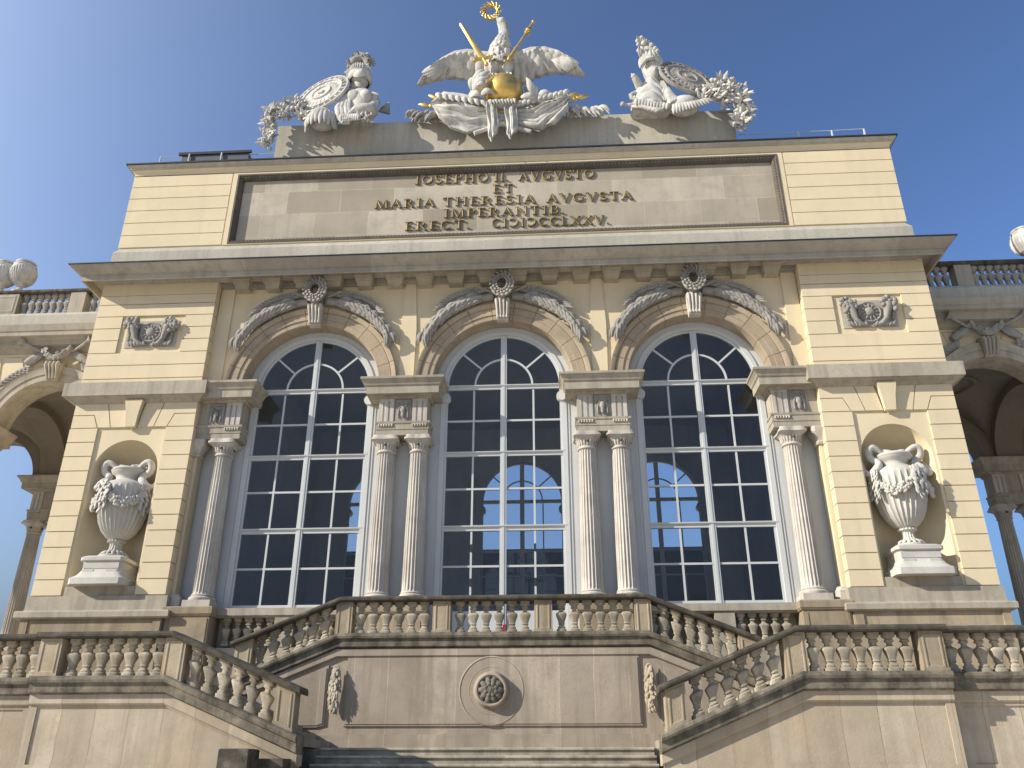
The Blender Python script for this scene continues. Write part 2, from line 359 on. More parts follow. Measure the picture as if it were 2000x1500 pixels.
    for x0, x1 in ((7.74, 7.92), (10.86, 11.04)): dm.box(X(x0), X(x1), -0.09, -0.06, -1.3, 0.40)
    dm.build('pier_die', PEDST, P)
    # carved relief in its recess: disc between two horns with flowers
    rp = MB().box(X(8.69), X(10.07), 0.028, 0.05, 7.44, 8.23).build('relief_panel', ATTST, PAV); rl = MB(); c = Vector((X(9.38), 0.0, 7.86))
    rl.lathe([(0.30, 0), (0.31, 0.03), (0.28, 0.07), (0.25, 0.05), (0.22, 0.035), (0.13, 0.05), (0.12, 0.09), (0.06, 0.12), (0.0, 0.125)], n=28)
    rl.v = [(c.x + x, 0.02 - z, c.z + y) for x, y, z in rl.v]
    for j in range(12):
        a = 2 * pi * j / 12; rl.leaf((c.x + .13 * cos(a), -.05, c.z + .13 * sin(a)), (c.x + .245 * cos(a), -.045, c.z + .245 * sin(a)), .028, .6)
    for k in (-1, 1):
        rl.tube([(c.x + k * x, y, c.z + z) for x, y, z in ((.05, -.0, -.36), (.25, -.03, -.34), (.38, -.06, -.2), (.43, -.08, 0), (.47, -.08, .15))], [.03, .05, .07, .095, .12], 10)
        for j in range(48):
            a = random.random() * 2 * pi; q = random.random() ** .6; rl.blob((c.x + k * (.52 + .20 * q * cos(a)), -.07 - .06 * random.random(), c.z + .20 + .22 * q * sin(a)), .035 + .04 * random.random(), n=8)
        for j in range(6): rl.leaf((c.x + k * (.10 + .08 * j), -.02, c.z - .40), (c.x + k * (.16 + .09 * j), -.05, c.z - .27 + .02 * (j % 2)), .045, .6)
        for j in range(7): rl.blob((c.x + k * (.55 + .04 * random.random()), -.03, c.z - .05 - .03 * j), .035, n=8)
    rl.build('carving', CARVE, rp, 50)

# bay wall with three arches above the column entablatures
out = [(-7.82, 6.30)]
for cx in BAYS:
    a = math.asin((6.30 - ZC) / RI) if 6.30 > ZC else 0
    out += arc(cx, ZC, RI + 0.2, pi - a, a, 40)
out += [(7.82, 6.30), (7.82, 9.50), (-7.82, 9.50)]
wall = MB().plate(out, [], 0.30, 0.66)
for x in (-2.505, 2.505): wall.plate([(x - .19, 6.33), (x + .19, 6.33), (x + .21, 7.9), (x + .17, 8.7), (x + .13, 9.46), (x - .13, 9.46), (x - .17, 8.7), (x - .21, 7.9)], [], 0.255, 0.30)
for x in (-7.6, 7.6): wall.plate([(x - .22, 6.35), (x + .22, 6.35), (x + .22, 9.35), (x - .14, 9.35)] if x < 0 else [(x - .22, 6.35), (x + .22, 6.35), (x + .14, 9.35), (x - .22, 9.35)], [], 0.25, 0.30)
wall.build('bay_wall', PLASTER, PAV)

# grey infill behind the columns, with the window openings
def win_loop(cx, w, z0, dz=0.0): return [(cx - w, z0)] + arc(cx, 6.35 + dz, w, pi, 0, 36) + [(cx + w, z0)]
holes = [win_loop(cx, 1.50, -0.34 if cx == 0 else 0.70) for cx in BAYS]
iw = MB().plate([(-7.82, -0.36), (7.82, -0.36), (7.82, 8.6), (-7.82, 8.6)], holes, 0.69, 0.80)
for cx in BAYS:
    for k in (-1, 1): iw.grid([[(cx + k * 1.50 + .13 * cos(t), y, 6.02 + .13 * sin(t)) for t in [2 * pi * i / 18 for i in range(18)]] for y in (0.60, 0.79)], True, False, True)
    iw.arch(cx, 6.35, [(1.50, 0.69), (1.50, 0.655), (1.60, 0.655), (1.62, 0.69)])
    for k in (-1, 1): iw.box(cx + k * 1.50, cx + k * 1.62, 0.655, 0.69, 0.72 if cx else -0.34, 6.35); iw.box(cx + k * 1.66, cx + k * 1.69, 0.672, 0.69, 0.72 if cx else -0.34, 6.0)
iw.build('infill_wall', GREYW, PAV)

def window(cx, y, door, mat=FRAME, label=None):
    w = 1.50; b = MB(); z0 = -0.34 if door else 0.70
    b.arch(cx, 6.35, [(w - .055, y - .03), (w - .055, y + .05), (w, y + .05), (w, y - .03)])
    for k in (-1, 1): b.box(cx + k * (w - .055), cx + k * w, y - .03, y + .05, z0, 6.35)
    b.box(cx - .08, cx + .08, y - .06, y + .05, z0, 7.84)                                           # mullion
    b.box(cx - .03, cx + .03, y - .075, y - .06, z0, 7.80)
    for z, h in ((6.34, .065), (4.50, .065), (2.59, .07)):
        b.box(cx - w + .0, cx + w - .0, y - .045, y + .045, z - h, z + h)
        b.sweep([(cx - w - .05, y), (cx + w + .05, y)], [(.045, z - h * .1), (.09, z + h * .35), (.095, z + h * .75), (.045, z + h)])
    if not door: b.box(cx - w, cx + w, y - .04, y + .04, 0.70, 0.80)
    for z in (5.40, 3.58, 1.66):
        for k in (-1, 1): b.box(cx + k * .095, cx + k * (w - .055), y - .03, y + .03, z - .024, z + .024)
    for k in (-1, 1):
        b.box(cx + k * .77 - .024, cx + k * .77 + .024, y - .028, y + .028, z0, 6.25)
        t = radians(42); c0, c1 = .76, 1.45
        p0 = Vector((cx + k * c0 * cos(t), 0, 6.35 + c0 * sin(t))); p1 = Vector((cx + k * c1 * cos(t), 0, 6.35 + c1 * sin(t))); d = (p1 - p0).normalized(); nn = Vector((-d.z, 0, d.x)) * .024
        b.grid([[(q.x + e.x, yy, q.z + e.z) for e, yy in ((nn, y - .027), (-nn, y - .027), (-nn, y + .027), (nn, y + .027))] for q in (p0, p1)], True, False, True)
    b.arch(cx, 6.40, [(.72, y - .026), (.72, y + .026), (.77, y + .026), (.77, y - .026)], 0, pi, 28)
    if door:
        for k in (-1, 1):
            for x0, x1 in ((.095, .74), (.80, 1.445)):
                b.box(cx + k * x0, cx + k * x1, y - .01, y + .03, -0.34, 0.62); b.box(cx + k * (x0 + .1), cx + k * (x1 - .1), y - .03, y - .01, -0.2, 0.2)
    f = b.build('window', mat, PAV)
    pn = [(cx - 1.46, 0.60 if door else 0.75)] + arc(cx, 6.35, 1.46, pi, 0, 36) + [(cx + 1.46, 0.60 if door else 0.75)]
    MB().plate(pn, [], y + .002, y + .008).build('pane', GLASS, f)
    return f
for cx in BAYS:
    f = window(cx, 0.74, cx == 0)
    if cx == 0:
        for k in (-1, 1):
            for z in (1.28, 2.1): MB().box(k * .77 - .025, k * .77 + .025, .68, .712, z - .09, z + .09).build('hinge', LEAD, f)
# archivolts, keystones, wreaths, palms
for cx in BAYS:
    av = MB(); AVP = [(RI, .66), (RI, .245), (RI + .02, .225), (RI + .15, .225), (RI + .155, .20), (RI + .33, .20), (RI + .335, .235), (RI + .36, .17), (RI + .42, .145), (RI + .47, .14), (RI + .48, .30), (RI + .21, .30), (RI + .21, .66)]
    for q in range(11): av.arch(cx, ZC, AVP, pi * q / 11 + .0035, pi * (q + 1) / 11 - .0035, 8)
    av.arch(cx, ZC, [(RI + .012, .65), (RI + .012, .25), (RI + .40, .215), (RI + .44, .30), (RI + .2, .65)], 0, pi, 60)
    A = av.build('archivolt', ARCHST, PAV, 35)
    ks = MB(); ks.grid([[(cx + a, y, z) for a, y in ((-w, .24), (-w, d), (w, d), (w, .24))] for z, w, d in ((7.99, .15, .13), (8.02, .155, .08), (8.12, .16, .07), (8.38, .185, -.01), (8.52, .20, -.03), (8.56, .20, .02))], False, False, True)
    for j in range(4):
        t = -.75 + .5 * j; ks.tube([(cx + t * .20, -.03, 8.55), (cx + t * .195, -.07, 8.48), (cx + t * .18, -.03, 8.3), (cx + t * .165, .03, 8.15), (cx + t * .155, .05, 8.07)], [.05, .045, .032, .032, .045], 8)
        ks.blob((cx + t * .20, -.07, 8.51), (.046, .05, .06), n=8); ks.blob((cx + t * .155, .04, 8.07), (.04, .045, .045), n=8)
    ks.build('keystone', COLST, A, 40)
    wr = MB(); wc = Vector((cx, -.13, 8.94)); rx, rz = .225, .285
    wr.grid([[(wc.x + (rx + .085 * cos(b)) * cos(a), wc.y + .085 * sin(b), wc.z + (rz + .085 * cos(b)) * sin(a)) for b in [2 * pi * j / 10 for j in range(10)]] for a in [2 * pi * i / 30 for i in range(30)]], True, True)
    for i in range(48):
        a = 2 * pi * i / 48; e = (i % 3 - 1) * .06
        p = wc + Vector(((rx + e) * cos(a), -.07, (rz + e) * sin(a))); q = wc + Vector(((rx + e * 1.6) * cos(a + .30), -.125, (rz + e * 1.6) * sin(a + .30)))
        wr.leaf(p, q, .042, .5, n=6, seg=4)
    wr.tube([(cx, .15, 8.56), (cx, -.02, 8.64), (cx, -.08, 8.74)], [.12, .11, .07], 8)
    for k in (-1, 1): wr.blob((cx + k * .065, -.16, 8.74), .055, n=8)
    wr.box(cx - .15, cx + .15, .10, .30, 8.57, 9.16)
    wr.build('wreath', CARVE, A, 50)
    for k in (-1, 1):
        pm = MB(); AR = lambda a, r, y: Vector((cx + k * r * cos(a), y, ZC + r * sin(a)))
        def plume(a, r, da, dr, w, y, up):
            """one curled frond of three strands, from the rib down along the arch"""
            for e in (-1, 0, 1):
                pts = []; 
                for i in range(8):
                    t = i / 7; pts.append(AR(a - da * t * (1 + .10 * e), r + dr * t ** 1.8 + e * w * .75 * sin(pi * (.15 + .75 * t)) + up * sin(pi * t), y - .10 * sin(pi * (.1 + .8 * t)) - .03 * (1 - abs(e))))
                pm.tube(pts, [w * .62 * max(.12, sin(pi * (.10 + .85 * t_ / 7)) ** .7) for t_ in range(8)], 7, .8)
        for i in range(13):
            t = i / 12; a = radians(78 - 40 * t); plume(a, 2.50 + .05 * sin(pi * t) - .10 * t, .18 + .02 * random.random(), -.10 - .09 * random.random(), .072 + .02 * sin(pi * t), .15, .03)
            if i % 2 == 0: plume(a - .04, 2.60 - .12 * t, .15, -.03, .06, .16, .04)
        for i in range(9):
            t = i / 8; a = radians(77 - 33 * t); plume(a, 2.40, .15, -.06, .045, .17, .0)
        for i in range(13):                    # upper spray of short upright leaves
            t = i / 12; a = radians(77 - 24 * t); rr = 2.72 + .06 * sin(pi * t)
            p = AR(a, rr, .16); pm.leaf(p, AR(a - .055, rr + .15 - .05 * t, .08), .045, .6, n=6, seg=5); pm.leaf(p, AR(a - .10, rr + .03, .06), .045, .6, n=6, seg=5)
        pm.tube([AR(radians(q), 2.70 + .03 * sin(q), .17) for q in range(82, 50, -4)], [.06, .06, .055, .05, .045, .04, .03, .02], 7)
        pm.tube([AR(radians(q), 2.50, .20) for q in range(84, 28, -4)], [.12] * 9 + [.09, .08, .06, .05, .03], 8)
        pm.tube([(cx + k * .26, .12, 8.86), (cx + k * .42, .10, 8.92), (cx + k * .60, .10, 9.0), (cx + k * .66, .10, 9.02)], [.03, .045, .06, .03], 8)
        pm.build('palm_branch', CARVE, A, 60)

# columns: one set of meshes, copied
CP = {}
def column(x, y, parent):
    if not CP:
        b = MB(); b.box(-.33, .33, -.33, .33, .67, .835)
        base = b.lathe([(.30, .83), (.325, .86), (.325, .90), (.295, .93), (.27, .945), (.285, .965), (.268, .985), (.25, 1.0)], n=32).build('column_base', COLST, parent, 40)
        N = 20 * 8; rows = []
        for z, r in ((.985, .262), (1.05, .252), (1.3, .25), (2.2, .243), (3.3, .228), (4.2, .212), (4.40, .208), (4.43, .20)):
            row = []
            for j in range(N):
                a = 2 * pi * j / N; u = (j % 8) / 8
                dep = .0 if u < .13 else .026 * sin(pi * (u - .12) / .88) ** .6
                if z < 1.0 or z > 4.41: dep *= .1
                row.append(((r - dep) * cos(a), (r - dep) * sin(a), z))
            rows.append(row)
        shaft = MB().grid(rows, True, False, True).build('column_shaft', COLST, parent, 45)
        c = MB(); c.lathe([(.205, 4.41), (.235, 4.425), (.24, 4.45), (.215, 4.475), (.21, 4.50)], n=32)
        rr = []
        for i in range(7):
            t = i / 6; row = []
            for j in range(48):
                a = 2 * pi * j / 48; k = 1 / (abs(cos(a)) ** 7 + abs(sin(a)) ** 7) ** (1 / 7); sqr = .33 * k * (1 - .10 * abs(cos(2 * a)) ** 2); e = t ** 2.2
                row.append(((.21 * (1 - e) + sqr * e) * cos(a), (.21 * (1 - e) + sqr * e) * sin(a), 4.49 + .24 * t ** .85))
            rr.append(row)
        c.grid(rr, True, False, True)
        for z0, z1, w in ((4.73, 4.775, .345), (4.775, 4.85, .31)): c.grid([[(w / (abs(cos(a)) ** 9 + abs(sin(a)) ** 9) ** (1 / 9) * (1 - .08 * abs(cos(2 * a)) ** 2) * cos(a), w / (abs(cos(a)) ** 9 + abs(sin(a)) ** 9) ** (1 / 9) * (1 - .08 * abs(cos(2 * a)) ** 2) * sin(a), z) for a in [2 * pi * j / 48 for j in range(48)]] for z in (z0, z1)], True, False, True)
        for j in range(20):
            a = 2 * pi * j / 20; c.leaf((.215 * cos(a), .215 * sin(a), 4.49), (.27 * cos(a), .27 * sin(a), 4.66), .03, .5, (0, 0, 0), 5, 4, (cos(a), sin(a), 0))
        cap = c.build('capital', COLST, parent, 40)
        hole_shade = MB().blob((0, 0, 0), .042, n=10).build('capital_hole_shade', FRAMEST, parent)  # dark blob paints the shade inside a hole in the capital
        CP['src'] = (base, shaft, cap, hole_shade)
        for o in CP['src'][:3]: o.location = (x, y, 0); attach(o, parent)
        hole_shade.location = (x, y - .235, 4.60); attach(hole_shade, cap); copy_to(hole_shade, (x + .235, y, 4.60), cap); return
    base, shaft, cap, hole_shade = CP['src']
    for o in (base, shaft): copy_to(o, (x, y, 0), parent)
    c2 = copy_to(cap, (x, y, 0), parent); copy_to(hole_shade, (x, y - .235, 4.60), c2); copy_to(hole_shade, (x + .235, y, 4.60), c2)
for x in (-7.07, -2.915, -2.095, 2.095, 2.915, 7.07): column(x, 0.42, PAV)

# entablature blocks over the columns
ENTP = [(-.02, 5.83), (.04, 5.83), (.06, 5.85), (.07, 5.89), (.27, 5.895), (.275, 5.88), (.29, 5.88), (.295, 6.07), (.315, 6.085), (.33, 6.10), (.35, 6.15), (.40, 6.22), (.43, 6.24), (.435, 6.29), (.42, 6.305), (-.02, 6.33)]
def bucranium(b, x, y, z):
    b.blob((x, y - .03, z + .02), (.075, .05, .11), n=10); b.blob((x, y - .04, z - .12), (.05, .045, .09), n=10)
    for k in (-1, 1): b.tube([(x + k * .05, y - .03, z + .11), (x + k * .11, y - .03, z + .16), (x + k * .14, y - .03, z + .22)], [.025, .02, .01], 6); b.tube([(x + k * .09, y - .02, z + .1), (x + k * .12, y - .02, z - .05), (x + k * .12, y - .03, z - .2)], .018, 6)
    b.box(x - .16, x + .16, y - .02, y + .02, z + .24, z + .27)
def entablature(x0, x1, y0, parent, ends=(True, True), yb=None, trig=None):
    """block from x0 to x1 with its front at y0; ends say which sides are returned"""
    yb = yb or y0 + .48; b = MB()
    def path(e): 
        p = [(x0 - e, y0 - e), (x1 + e, y0 - e)]
        if ends[0]: p = [(x0 - e, yb)] + p
        if ends[1]: p = p + [(x1 + e, yb)]
        return p
    b.box(x0 - .02, x1 + .02, y0 - .02, yb, 4.85, 5.00); b.box(x0 - .035, x1 + .035, y0 - .035, yb - .002, 5.00, 5.15)
    b.sweep(path(0), [(-.02, 5.15), (.05, 5.15), (.06, 5.17), (.065, 5.21), (-.02, 5.22)])
    b.box(x0, x1, y0, yb - .004, 5.21, 5.84)
    b.sweep(path(0), ENTP)
    e = b.build('column_entablature', STONE, parent)
    for tx in trig:
        t = MB()
        for j in range(3): t.box(tx - .19 + .14 * j, tx - .19 + .14 * j + .095, y0 - .045, y0, 5.215, 5.76)
        t.box(tx - .195, tx + .195, y0 - .02, y0 - .001, 5.215, 5.83); t.box(tx - .20, tx + .20, y0 - .05, y0 - .002, 5.76, 5.825)
        for j in range(6): t.lathe([(.022, 5.075), (.02, 5.10), (.012, 5.14), (.01, 5.15)], (tx - .165 + .066 * j, y0 - .055, 0), 8)
        t.box(tx - .19, tx + .19, y0 - .06, y0 - .034, 5.125, 5.15)
        t.build('triglyph', COLST, e)
    return e
for cx in (-2.505, 2.505):
    e = entablature(cx - .63, cx + .63, .20, PAV, trig=(cx - .425, cx + .425))
    m = MB(); m.box(cx - .19, cx + .19, .17, .199, 5.23, 5.80); bucranium(m, cx, .17, 5.50); m.build('metope_relief', CARVE, e, 50)
for s in (-1, 1):
    e = entablature(*sorted((s * 6.66, s * 7.80)), .20, PAV, ends=((s > 0), (s < 0)), trig=(s * 6.87,))
    m = MB(); m.box(s * 7.32 - .19, s * 7.32 + .19, .17, .199, 5.23, 5.80); bucranium(m, s * 7.32, .17, 5.50); m.build('metope_relief', CARVE, e, 50)
    q = MB(); q.lathe([(.16, 4.42), (.18, 4.47), (.16, 4.5), (.19, 4.6), (.27, 4.72), (.28, 4.85)], (s * 7.80, .40, 0), 24, sq=7); q.build('pilaster_capital', COLST, PAV, 30)
    q = MB(); q.lathe([(.27, .67), (.27, .83), (.25, .84), (.26, .9), (.22, .95), (.2, 1.0)], (s * 7.78, .42, 0), 24, sq=8); q.build('pilaster_base', COLST, PAV, 30)

# pedestals under the columns, sills, blind balustrade
def pedestal(x0, x1, y0, y1, parent, zb=-0.36):
    b = MB(); b.box(x0 + .06, x1 - .06, y0 + .06, y1, zb, .46)
    b.sweep([(x0 + .06, y1), (x0 + .06, y0 + .06), (x1 - .06, y0 + .06), (x1 - .06, y1)], [(-.02, .45), (.03, .455), (.05, .49), (.06, .5), (.06, .64), (.03, .67), (-.3, .672), (-.3, .45)])
    for xa, xb in ((x0 + .10, x0 + .16), (x1 - .16, x1 - .10)): b.box(xa, xb, y0 + .045, y0 + .06, zb + .3, .40)
    return b.build('column_pedestal', PEDST, parent)
for cx in (-2.505, 2.505): pedestal(cx - .80, cx + .80, -.05, .70, PAV)
pedestal(-7.76, -6.60, -.06, .70, PAV, -1.4); pedestal(6.60, 7.76, -.06, .70, PAV, -1.4)
for s in (-1, 1):
    x0, x1 = sorted((s * 3.25, s * 6.65))
    b = MB(); b.box(x0, x1, .26, .70, .50, .665); b.box(x0, x1, .30, .70, .46, .50); b.build('window_sill', STONE, PAV)
    b = MB(); b.box(x0, x1, .62, .68, -1.4, .47); b.box(s * 5.01 - .225, s * 5.01 + .225, .30, .62, -.2, .46); b.box(x0, x1, .28, .62, -1.4, -.22); b.build('sill_wall', STONE, PAV)

# baluster: one mesh, copied (straight) or sheared (on slopes)
BPROF = [(.098, -.32), (.098, -.25), (.090, -.243), (.070, -.232), (.076, -.205), (.066, -.195), (.048, -.172), (.050, -.150), (.064, -.142), (.064, -.125), (.056, -.118), (.070, -.07), (.092, -.01), (.105, .03), (.106, .05), (.096, .068), (.070, .082), (.046, .10), (.038, .125), (.044, .15), (.068, .160), (.068, .182), (.054, .192), (.056, .205), (.078, .228), (.098, .243), (.098, .31)]
def baluster_mb(sl=0.0):
    b = MB().lathe(BPROF, (0, 0, 0), 20, sq=4.5)
    b.v = [(x, y, z + sl * x) for x, y, z in b.v]; return b
BALS = {}
def baluster(x, y, z, parent, sl=0.0):
    if sl not in BALS:
        o = baluster_mb(sl).build('baluster', BALU, parent, 40, (x, y, z)); BALS[sl] = o; return o
    return copy_to(BALS[sl], (x, y, z), parent)
for s in (-1, 1):
    for i in range(5): baluster(s * (3.42 + .27 * i), .46, .15, PAV); baluster(s * (5.38 + .25 * i), .46, .15, PAV)

# main cornice with its blocks
MC = [(-.05, 9.38), (.015, 9.38), (.03, 9.41), (.07, 9.44), (.44, 9.45), (.45, 9.235), (.50, 9.23), (.505, 9.385), (.545, 9.39), (.55, 9.41), (.60, 9.435), (.69, 9.50), (.75, 9.55), (.77, 9.60), (-.05, 9.70)]
mc = MB().sweep([(-10.84, 10.8), (-10.84, 0), (10.84, 0), (10.84, 10.8)], MC)
mc.box(-7.80, 7.80, .02, .66, 9.447, 9.6); mc.box(-7.80, 7.80, .17, .30, 9.33, 9.446); mc.box(-7.80, 7.80, .235, .30, 9.27, 9.33)
MCO = mc.build('main_cornice', CORN, PAV)
src = None
for cx in BAYS:
    for dx in (-2.10, -1.26, -.42, .42, 1.26, 2.10):
        if src is None:
            b = MB(); b.grid([[(x_, y_, z_) for x_, y_ in ((-w_, d_), (w_, d_), (w_, .30), (-w_, .30))] for z_, w_, d_ in ((9.15, .185, .03), (9.27, .20, .0), (9.275, .225, -.08), (9.36, .235, -.10), (9.37, .25, -.12), (9.449, .25, -.13))], True, False, True)
            src = b.build('cornice_block', SOFF, MCO, None, (cx + dx, 0, 0))
        else: copy_to(src, (cx + dx, 0, 0), MCO)
fl = MB().sweep([(-11.61, 10.8), (-11.61, -.77), (11.61, -.77), (11.61, 10.8)], [(0, 9.592), (.025, 9.60), (.025, 9.625), (-1.0, 9.73), (-1.0, 9.71)]).build('cornice_flashing', LEAD, MCO)

# attic with the inscribed tablet
at = MB(); at.plate([(-10.82, 10.3), (10.82, 10.3), (10.82, 13.3), (-10.82, 13.3)], [[(-7.70, 10.66), (7.70, 10.66), (7.70, 13.0), (-7.70, 13.0)]], .03, .30)
at.box(-10.82, -10.79, .30, 10.6, 10.3, 13.3); at.box(10.79, 10.82, .30, 10.6, 10.3, 13.3)
GA = [13.10, 12.70, 12.29, 11.865, 11.44, 11.02, 10.60]
for s in (-1, 1):
    for i in range(6): at.box(s * 7.90, s * 10.85, 0, .03, GA[i + 1] + .014, GA[i] - .014); at.box(s * 10.82, s * 10.85, .03, 10.4, GA[i + 1] + .014, GA[i] - .014)
    at.box(s * 7.70, s * 7.87, 0, .03, 10.60, 13.10)
at.box(-7.699, 7.699, 0, .03, 13.0, 13.10); at.box(-7.699, 7.699, 0, .03, 10.60, 10.66)
at.box(-10.85, 10.85, -.01, .03, 13.10, 13.2)
ATT = at.build('attic_wall', PLASTER, PAV)
MB().sweep([(-10.92, 10.6), (-10.92, -.08), (10.92, -.08), (10.92, 10.6)], [(0, 9.7), (0, 10.40), (-.03, 10.45), (-.10, 10.56), (-.3, 10.57), (-.3, 9.6)]).build('attic_plinth', ATTST, ATT)
MB().sweep([(-10.82, 10.6), (-10.82, 0), (10.82, 0), (10.82, 10.6)], [(-.05, 13.10), (.015, 13.10), (.02, 13.15), (.04, 13.20), (.09, 13.24), (.09, 13.26), (-.05, 13.26)]).build('attic_cove', PLASTER, ATT)
MB().sweep([(-10.82, 10.6), (-10.82, 0), (10.82, 0), (10.82, 10.6)], [(-.05, 13.262), (.13, 13.262), (.135, 13.305), (.16, 13.315), (.19, 13.33), (.20, 13.37), (-.05, 13.39)]).build('attic_cornice', ATTST, ATT)
MB().sweep([(-10.82, 10.6), (-10.82, 0), (10.82, 0), (10.82, 10.6)], [(.195, 13.365), (.235, 13.37), (.235, 13.41), (-.4, 13.46), (-.4, 13.38)]).build('attic_flashing', LEAD, ATT)
TAB = MB().box(-7.70, 7.70, .15, .30, 10.66, 13.0).build('inscription_tablet', TABST, PAV)
fr = MB(); loopf = [(-7.70, 10.66), (7.70, 10.66), (7.70, 13.0), (-7.70, 13.0)]
def ring(b, x0, x1, z0, z1, prof):
    """moulding (inset, y) round a rectangle in the x/z plane"""
    rows = []
    for cx_, cz_, sx, sz in ((x0, z0, 1, 1), (x1, z0, -1, 1), (x1, z1, -1, -1), (x0, z1, 1, -1)): rows.append([(cx_ + sx * i, y, cz_ + sz * i) for i, y in prof])
    b.grid(rows, True, True)
ring(fr, -7.70, 7.70, 10.66, 13.0, [(-.03, .03), (-.03, -.015), (.02, -.02), (.05, .02), (.10, .05), (.12, .10), (.13, .152), (0.0, .152)])
for i in range(150):
    x = -7.6 + 15.2 * i / 149
    for z in (10.72, 12.94): fr.blob((x, .035, z), .036, n=6)
for i in range(22):
    z = 10.8 + 2.06 * i / 21
    for x in (-7.64, 7.64): fr.blob((x, .035, z), .036, n=6)
fr.build('tablet_frame', FRAMEST, TAB)

# Roman capitals built from strokes: thick/thin stems with serifs, on a unit square
def glyph(ch):
    T, t = .165, .085; S = []           # (points, width)
    def ln(a, b, w): S.append(([a, b], w))
    def cv(cx, cy, rx, ry, a0, a1, w=T, n=18): S.append(([(cx + rx * cos(radians(a0 + (a1 - a0) * i / n)), cy + ry * sin(radians(a0 + (a1 - a0) * i / n))) for i in range(n + 1)], w))
    def sf(x, y, l=.17): ln((x - l, y), (x + l, y), .06)
    if ch == 'I': ln((.2, 0), (.2, 1), T); sf(.2, .03); sf(.2, .97); W = .4
    elif ch == 'O': cv(.46, .5, .38, .43, 0, 360, .15, 28); W = .92
    elif ch in 'CG':
        cv(.48, .5, .38, .43, 48, 312, .15, 22); ln((.74, .76), (.74, .98), .06); W = .84
        if ch == 'G': ln((.74, .06), (.74, .45), .14); sf(.74, .45, .14); W = .92
        else: ln((.74, .04), (.74, .22), .06)
    elif ch == 'D': cv(.36, .5, .38, .43, 132, -132, .15, 22); ln((.10, .76), (.10, .98), .06); ln((.10, .04), (.10, .22), .06); W = .84   # reversed C
    elif ch == 'S': cv(.32, .72, .22, .22, 20, 270, .14, 14); cv(.32, .27, .24, .23, 90, -160, .14, 14); ln((.53, .76), (.53, .97), .06); ln((.09, .04), (.09, .24), .06); W = .64
    elif ch in 'EL':
        ln((.18, 0), (.18, 1), T); ln((.06, .04), (.62, .04), t); ln((.60, .02), (.64, .25), .06); sf(.18, .97, .14); W = .68
        if ch == 'E': ln((.06, .96), (.58, .96), t); ln((.18, .52), (.48, .52), t); ln((.58, .98), (.58, .78), .06); ln((.48, .40), (.48, .64), .05)
    elif ch in 'PRB':
        ln((.18, 0), (.18, 1), T); sf(.18, .03); sf(.14, .97, .12); ln((.18, .96), (.38, .96), t); ln((.18, .50), (.38, .50), t); cv(.38, .73, .19, .23, 90, -90, .13, 12); W = .68
        if ch == 'R': ln((.36, .50), (.70, .03), T); sf(.74, .03, .1); W = .84
        if ch == 'B': ln((.18, .04), (.40, .04), t); cv(.40, .27, .22, .23, 90, -90, .14, 12); W = .74
    elif ch == 'H': ln((.18, 0), (.18, 1), T); ln((.72, 0), (.72, 1), T); ln((.18, .5), (.72, .5), t); [sf(x, y, .15) for x in (.18, .72) for y in (.03, .97)]; W = .92
    elif ch == 'A': ln((.10, 0), (.43, 1), t); ln((.41, 1), (.78, 0), T); ln((.22, .35), (.64, .35), .08); sf(.10, .03, .12); sf(.78, .03, .14); W = .90
    elif ch == 'V': ln((.10, 1), (.45, 0), T); ln((.43, 0), (.76, 1), t); sf(.10, .97, .14); sf(.76, .97, .12); W = .86
    elif ch == 'X': ln((.10, 1), (.74, 0), T); ln((.10, 0), (.74, 1), t); [sf(x, y, .12) for x in (.10, .74) for y in (.03, .97)]; W = .86
    elif ch == 'T': ln((.40, 0), (.40, 1), T); ln((.05, .96), (.75, .96), t); sf(.40, .03); ln((.05, .98), (.05, .76), .06); ln((.75, .98), (.75, .76), .06); W = .80
    elif ch == 'N': ln((.14, 0), (.14, 1), t); ln((.12, 1), (.78, 0), T); ln((.78, 0), (.78, 1), t); sf(.14, .03, .12); sf(.12, .97, .1); sf(.78, .97, .12); W = .94
    elif ch == 'M': ln((.12, 0), (.18, 1), t); ln((.18, 1), (.52, .05), T); ln((.52, .05), (.86, 1), t); ln((.86, 1), (.92, 0), T); sf(.12, .03, .11); sf(.92, .03, .14); W = 1.06
    elif ch == '.': ln((.06, .07), (.20, .07), .14); W = .26
    else: W = .40
    return S, W
def write(text, x0, x1, z0, h, y):
    gl = [glyph(c) for c in text]; gap = .13; tot = sum(w for _, w in gl) + gap * (len(gl) - 1); k = (x1 - x0) / tot; x = x0
    for ch, (S, W) in zip(text, gl):
        b = MB()
        for pts, w in S:
            P = [Vector((x + px * k, z0 + pz * h)) for px, pz in pts]; rows = []; hw = w * h * .52
            for i, p in enumerate(P):
                d = (P[min(i + 1, len(P) - 1)] - P[max(i - 1, 0)]).normalized(); n2 = Vector((-d.y, d.x)) * hw
                rows.append([(p.x + n2.x, y - .042, p.y + n2.y), (p.x, y - .052, p.y), (p.x - n2.x, y - .042, p.y - n2.y), (p.x - n2.x, y - .012, p.y - n2.y), (p.x + n2.x, y - .012, p.y + n2.y)])
            b.grid(rows, True, False, True)
        b.build('full_stop' if ch == '.' else 'letter', BRONZE, TAB)
        x += (W + gap) * k
write('IOSEPHO', -2.54, -.42, 12.53, .31, .15); write('II.', -.26, .16, 12.53, .31, .15); write('AVGVSTO', .44, 2.60, 12.53, .31, .15)
write('ET', -.30, .30, 12.13, .29, .15)
write('MARIA', -3.66, -1.93, 11.735, .29, .15); write('THERESIA', -1.72, .92, 11.735, .29, .15); write('AVGVSTA', 1.22, 3.64, 11.735, .29, .15)
write('IMPERANTIB.', -1.67, 1.72, 11.335, .29, .15)
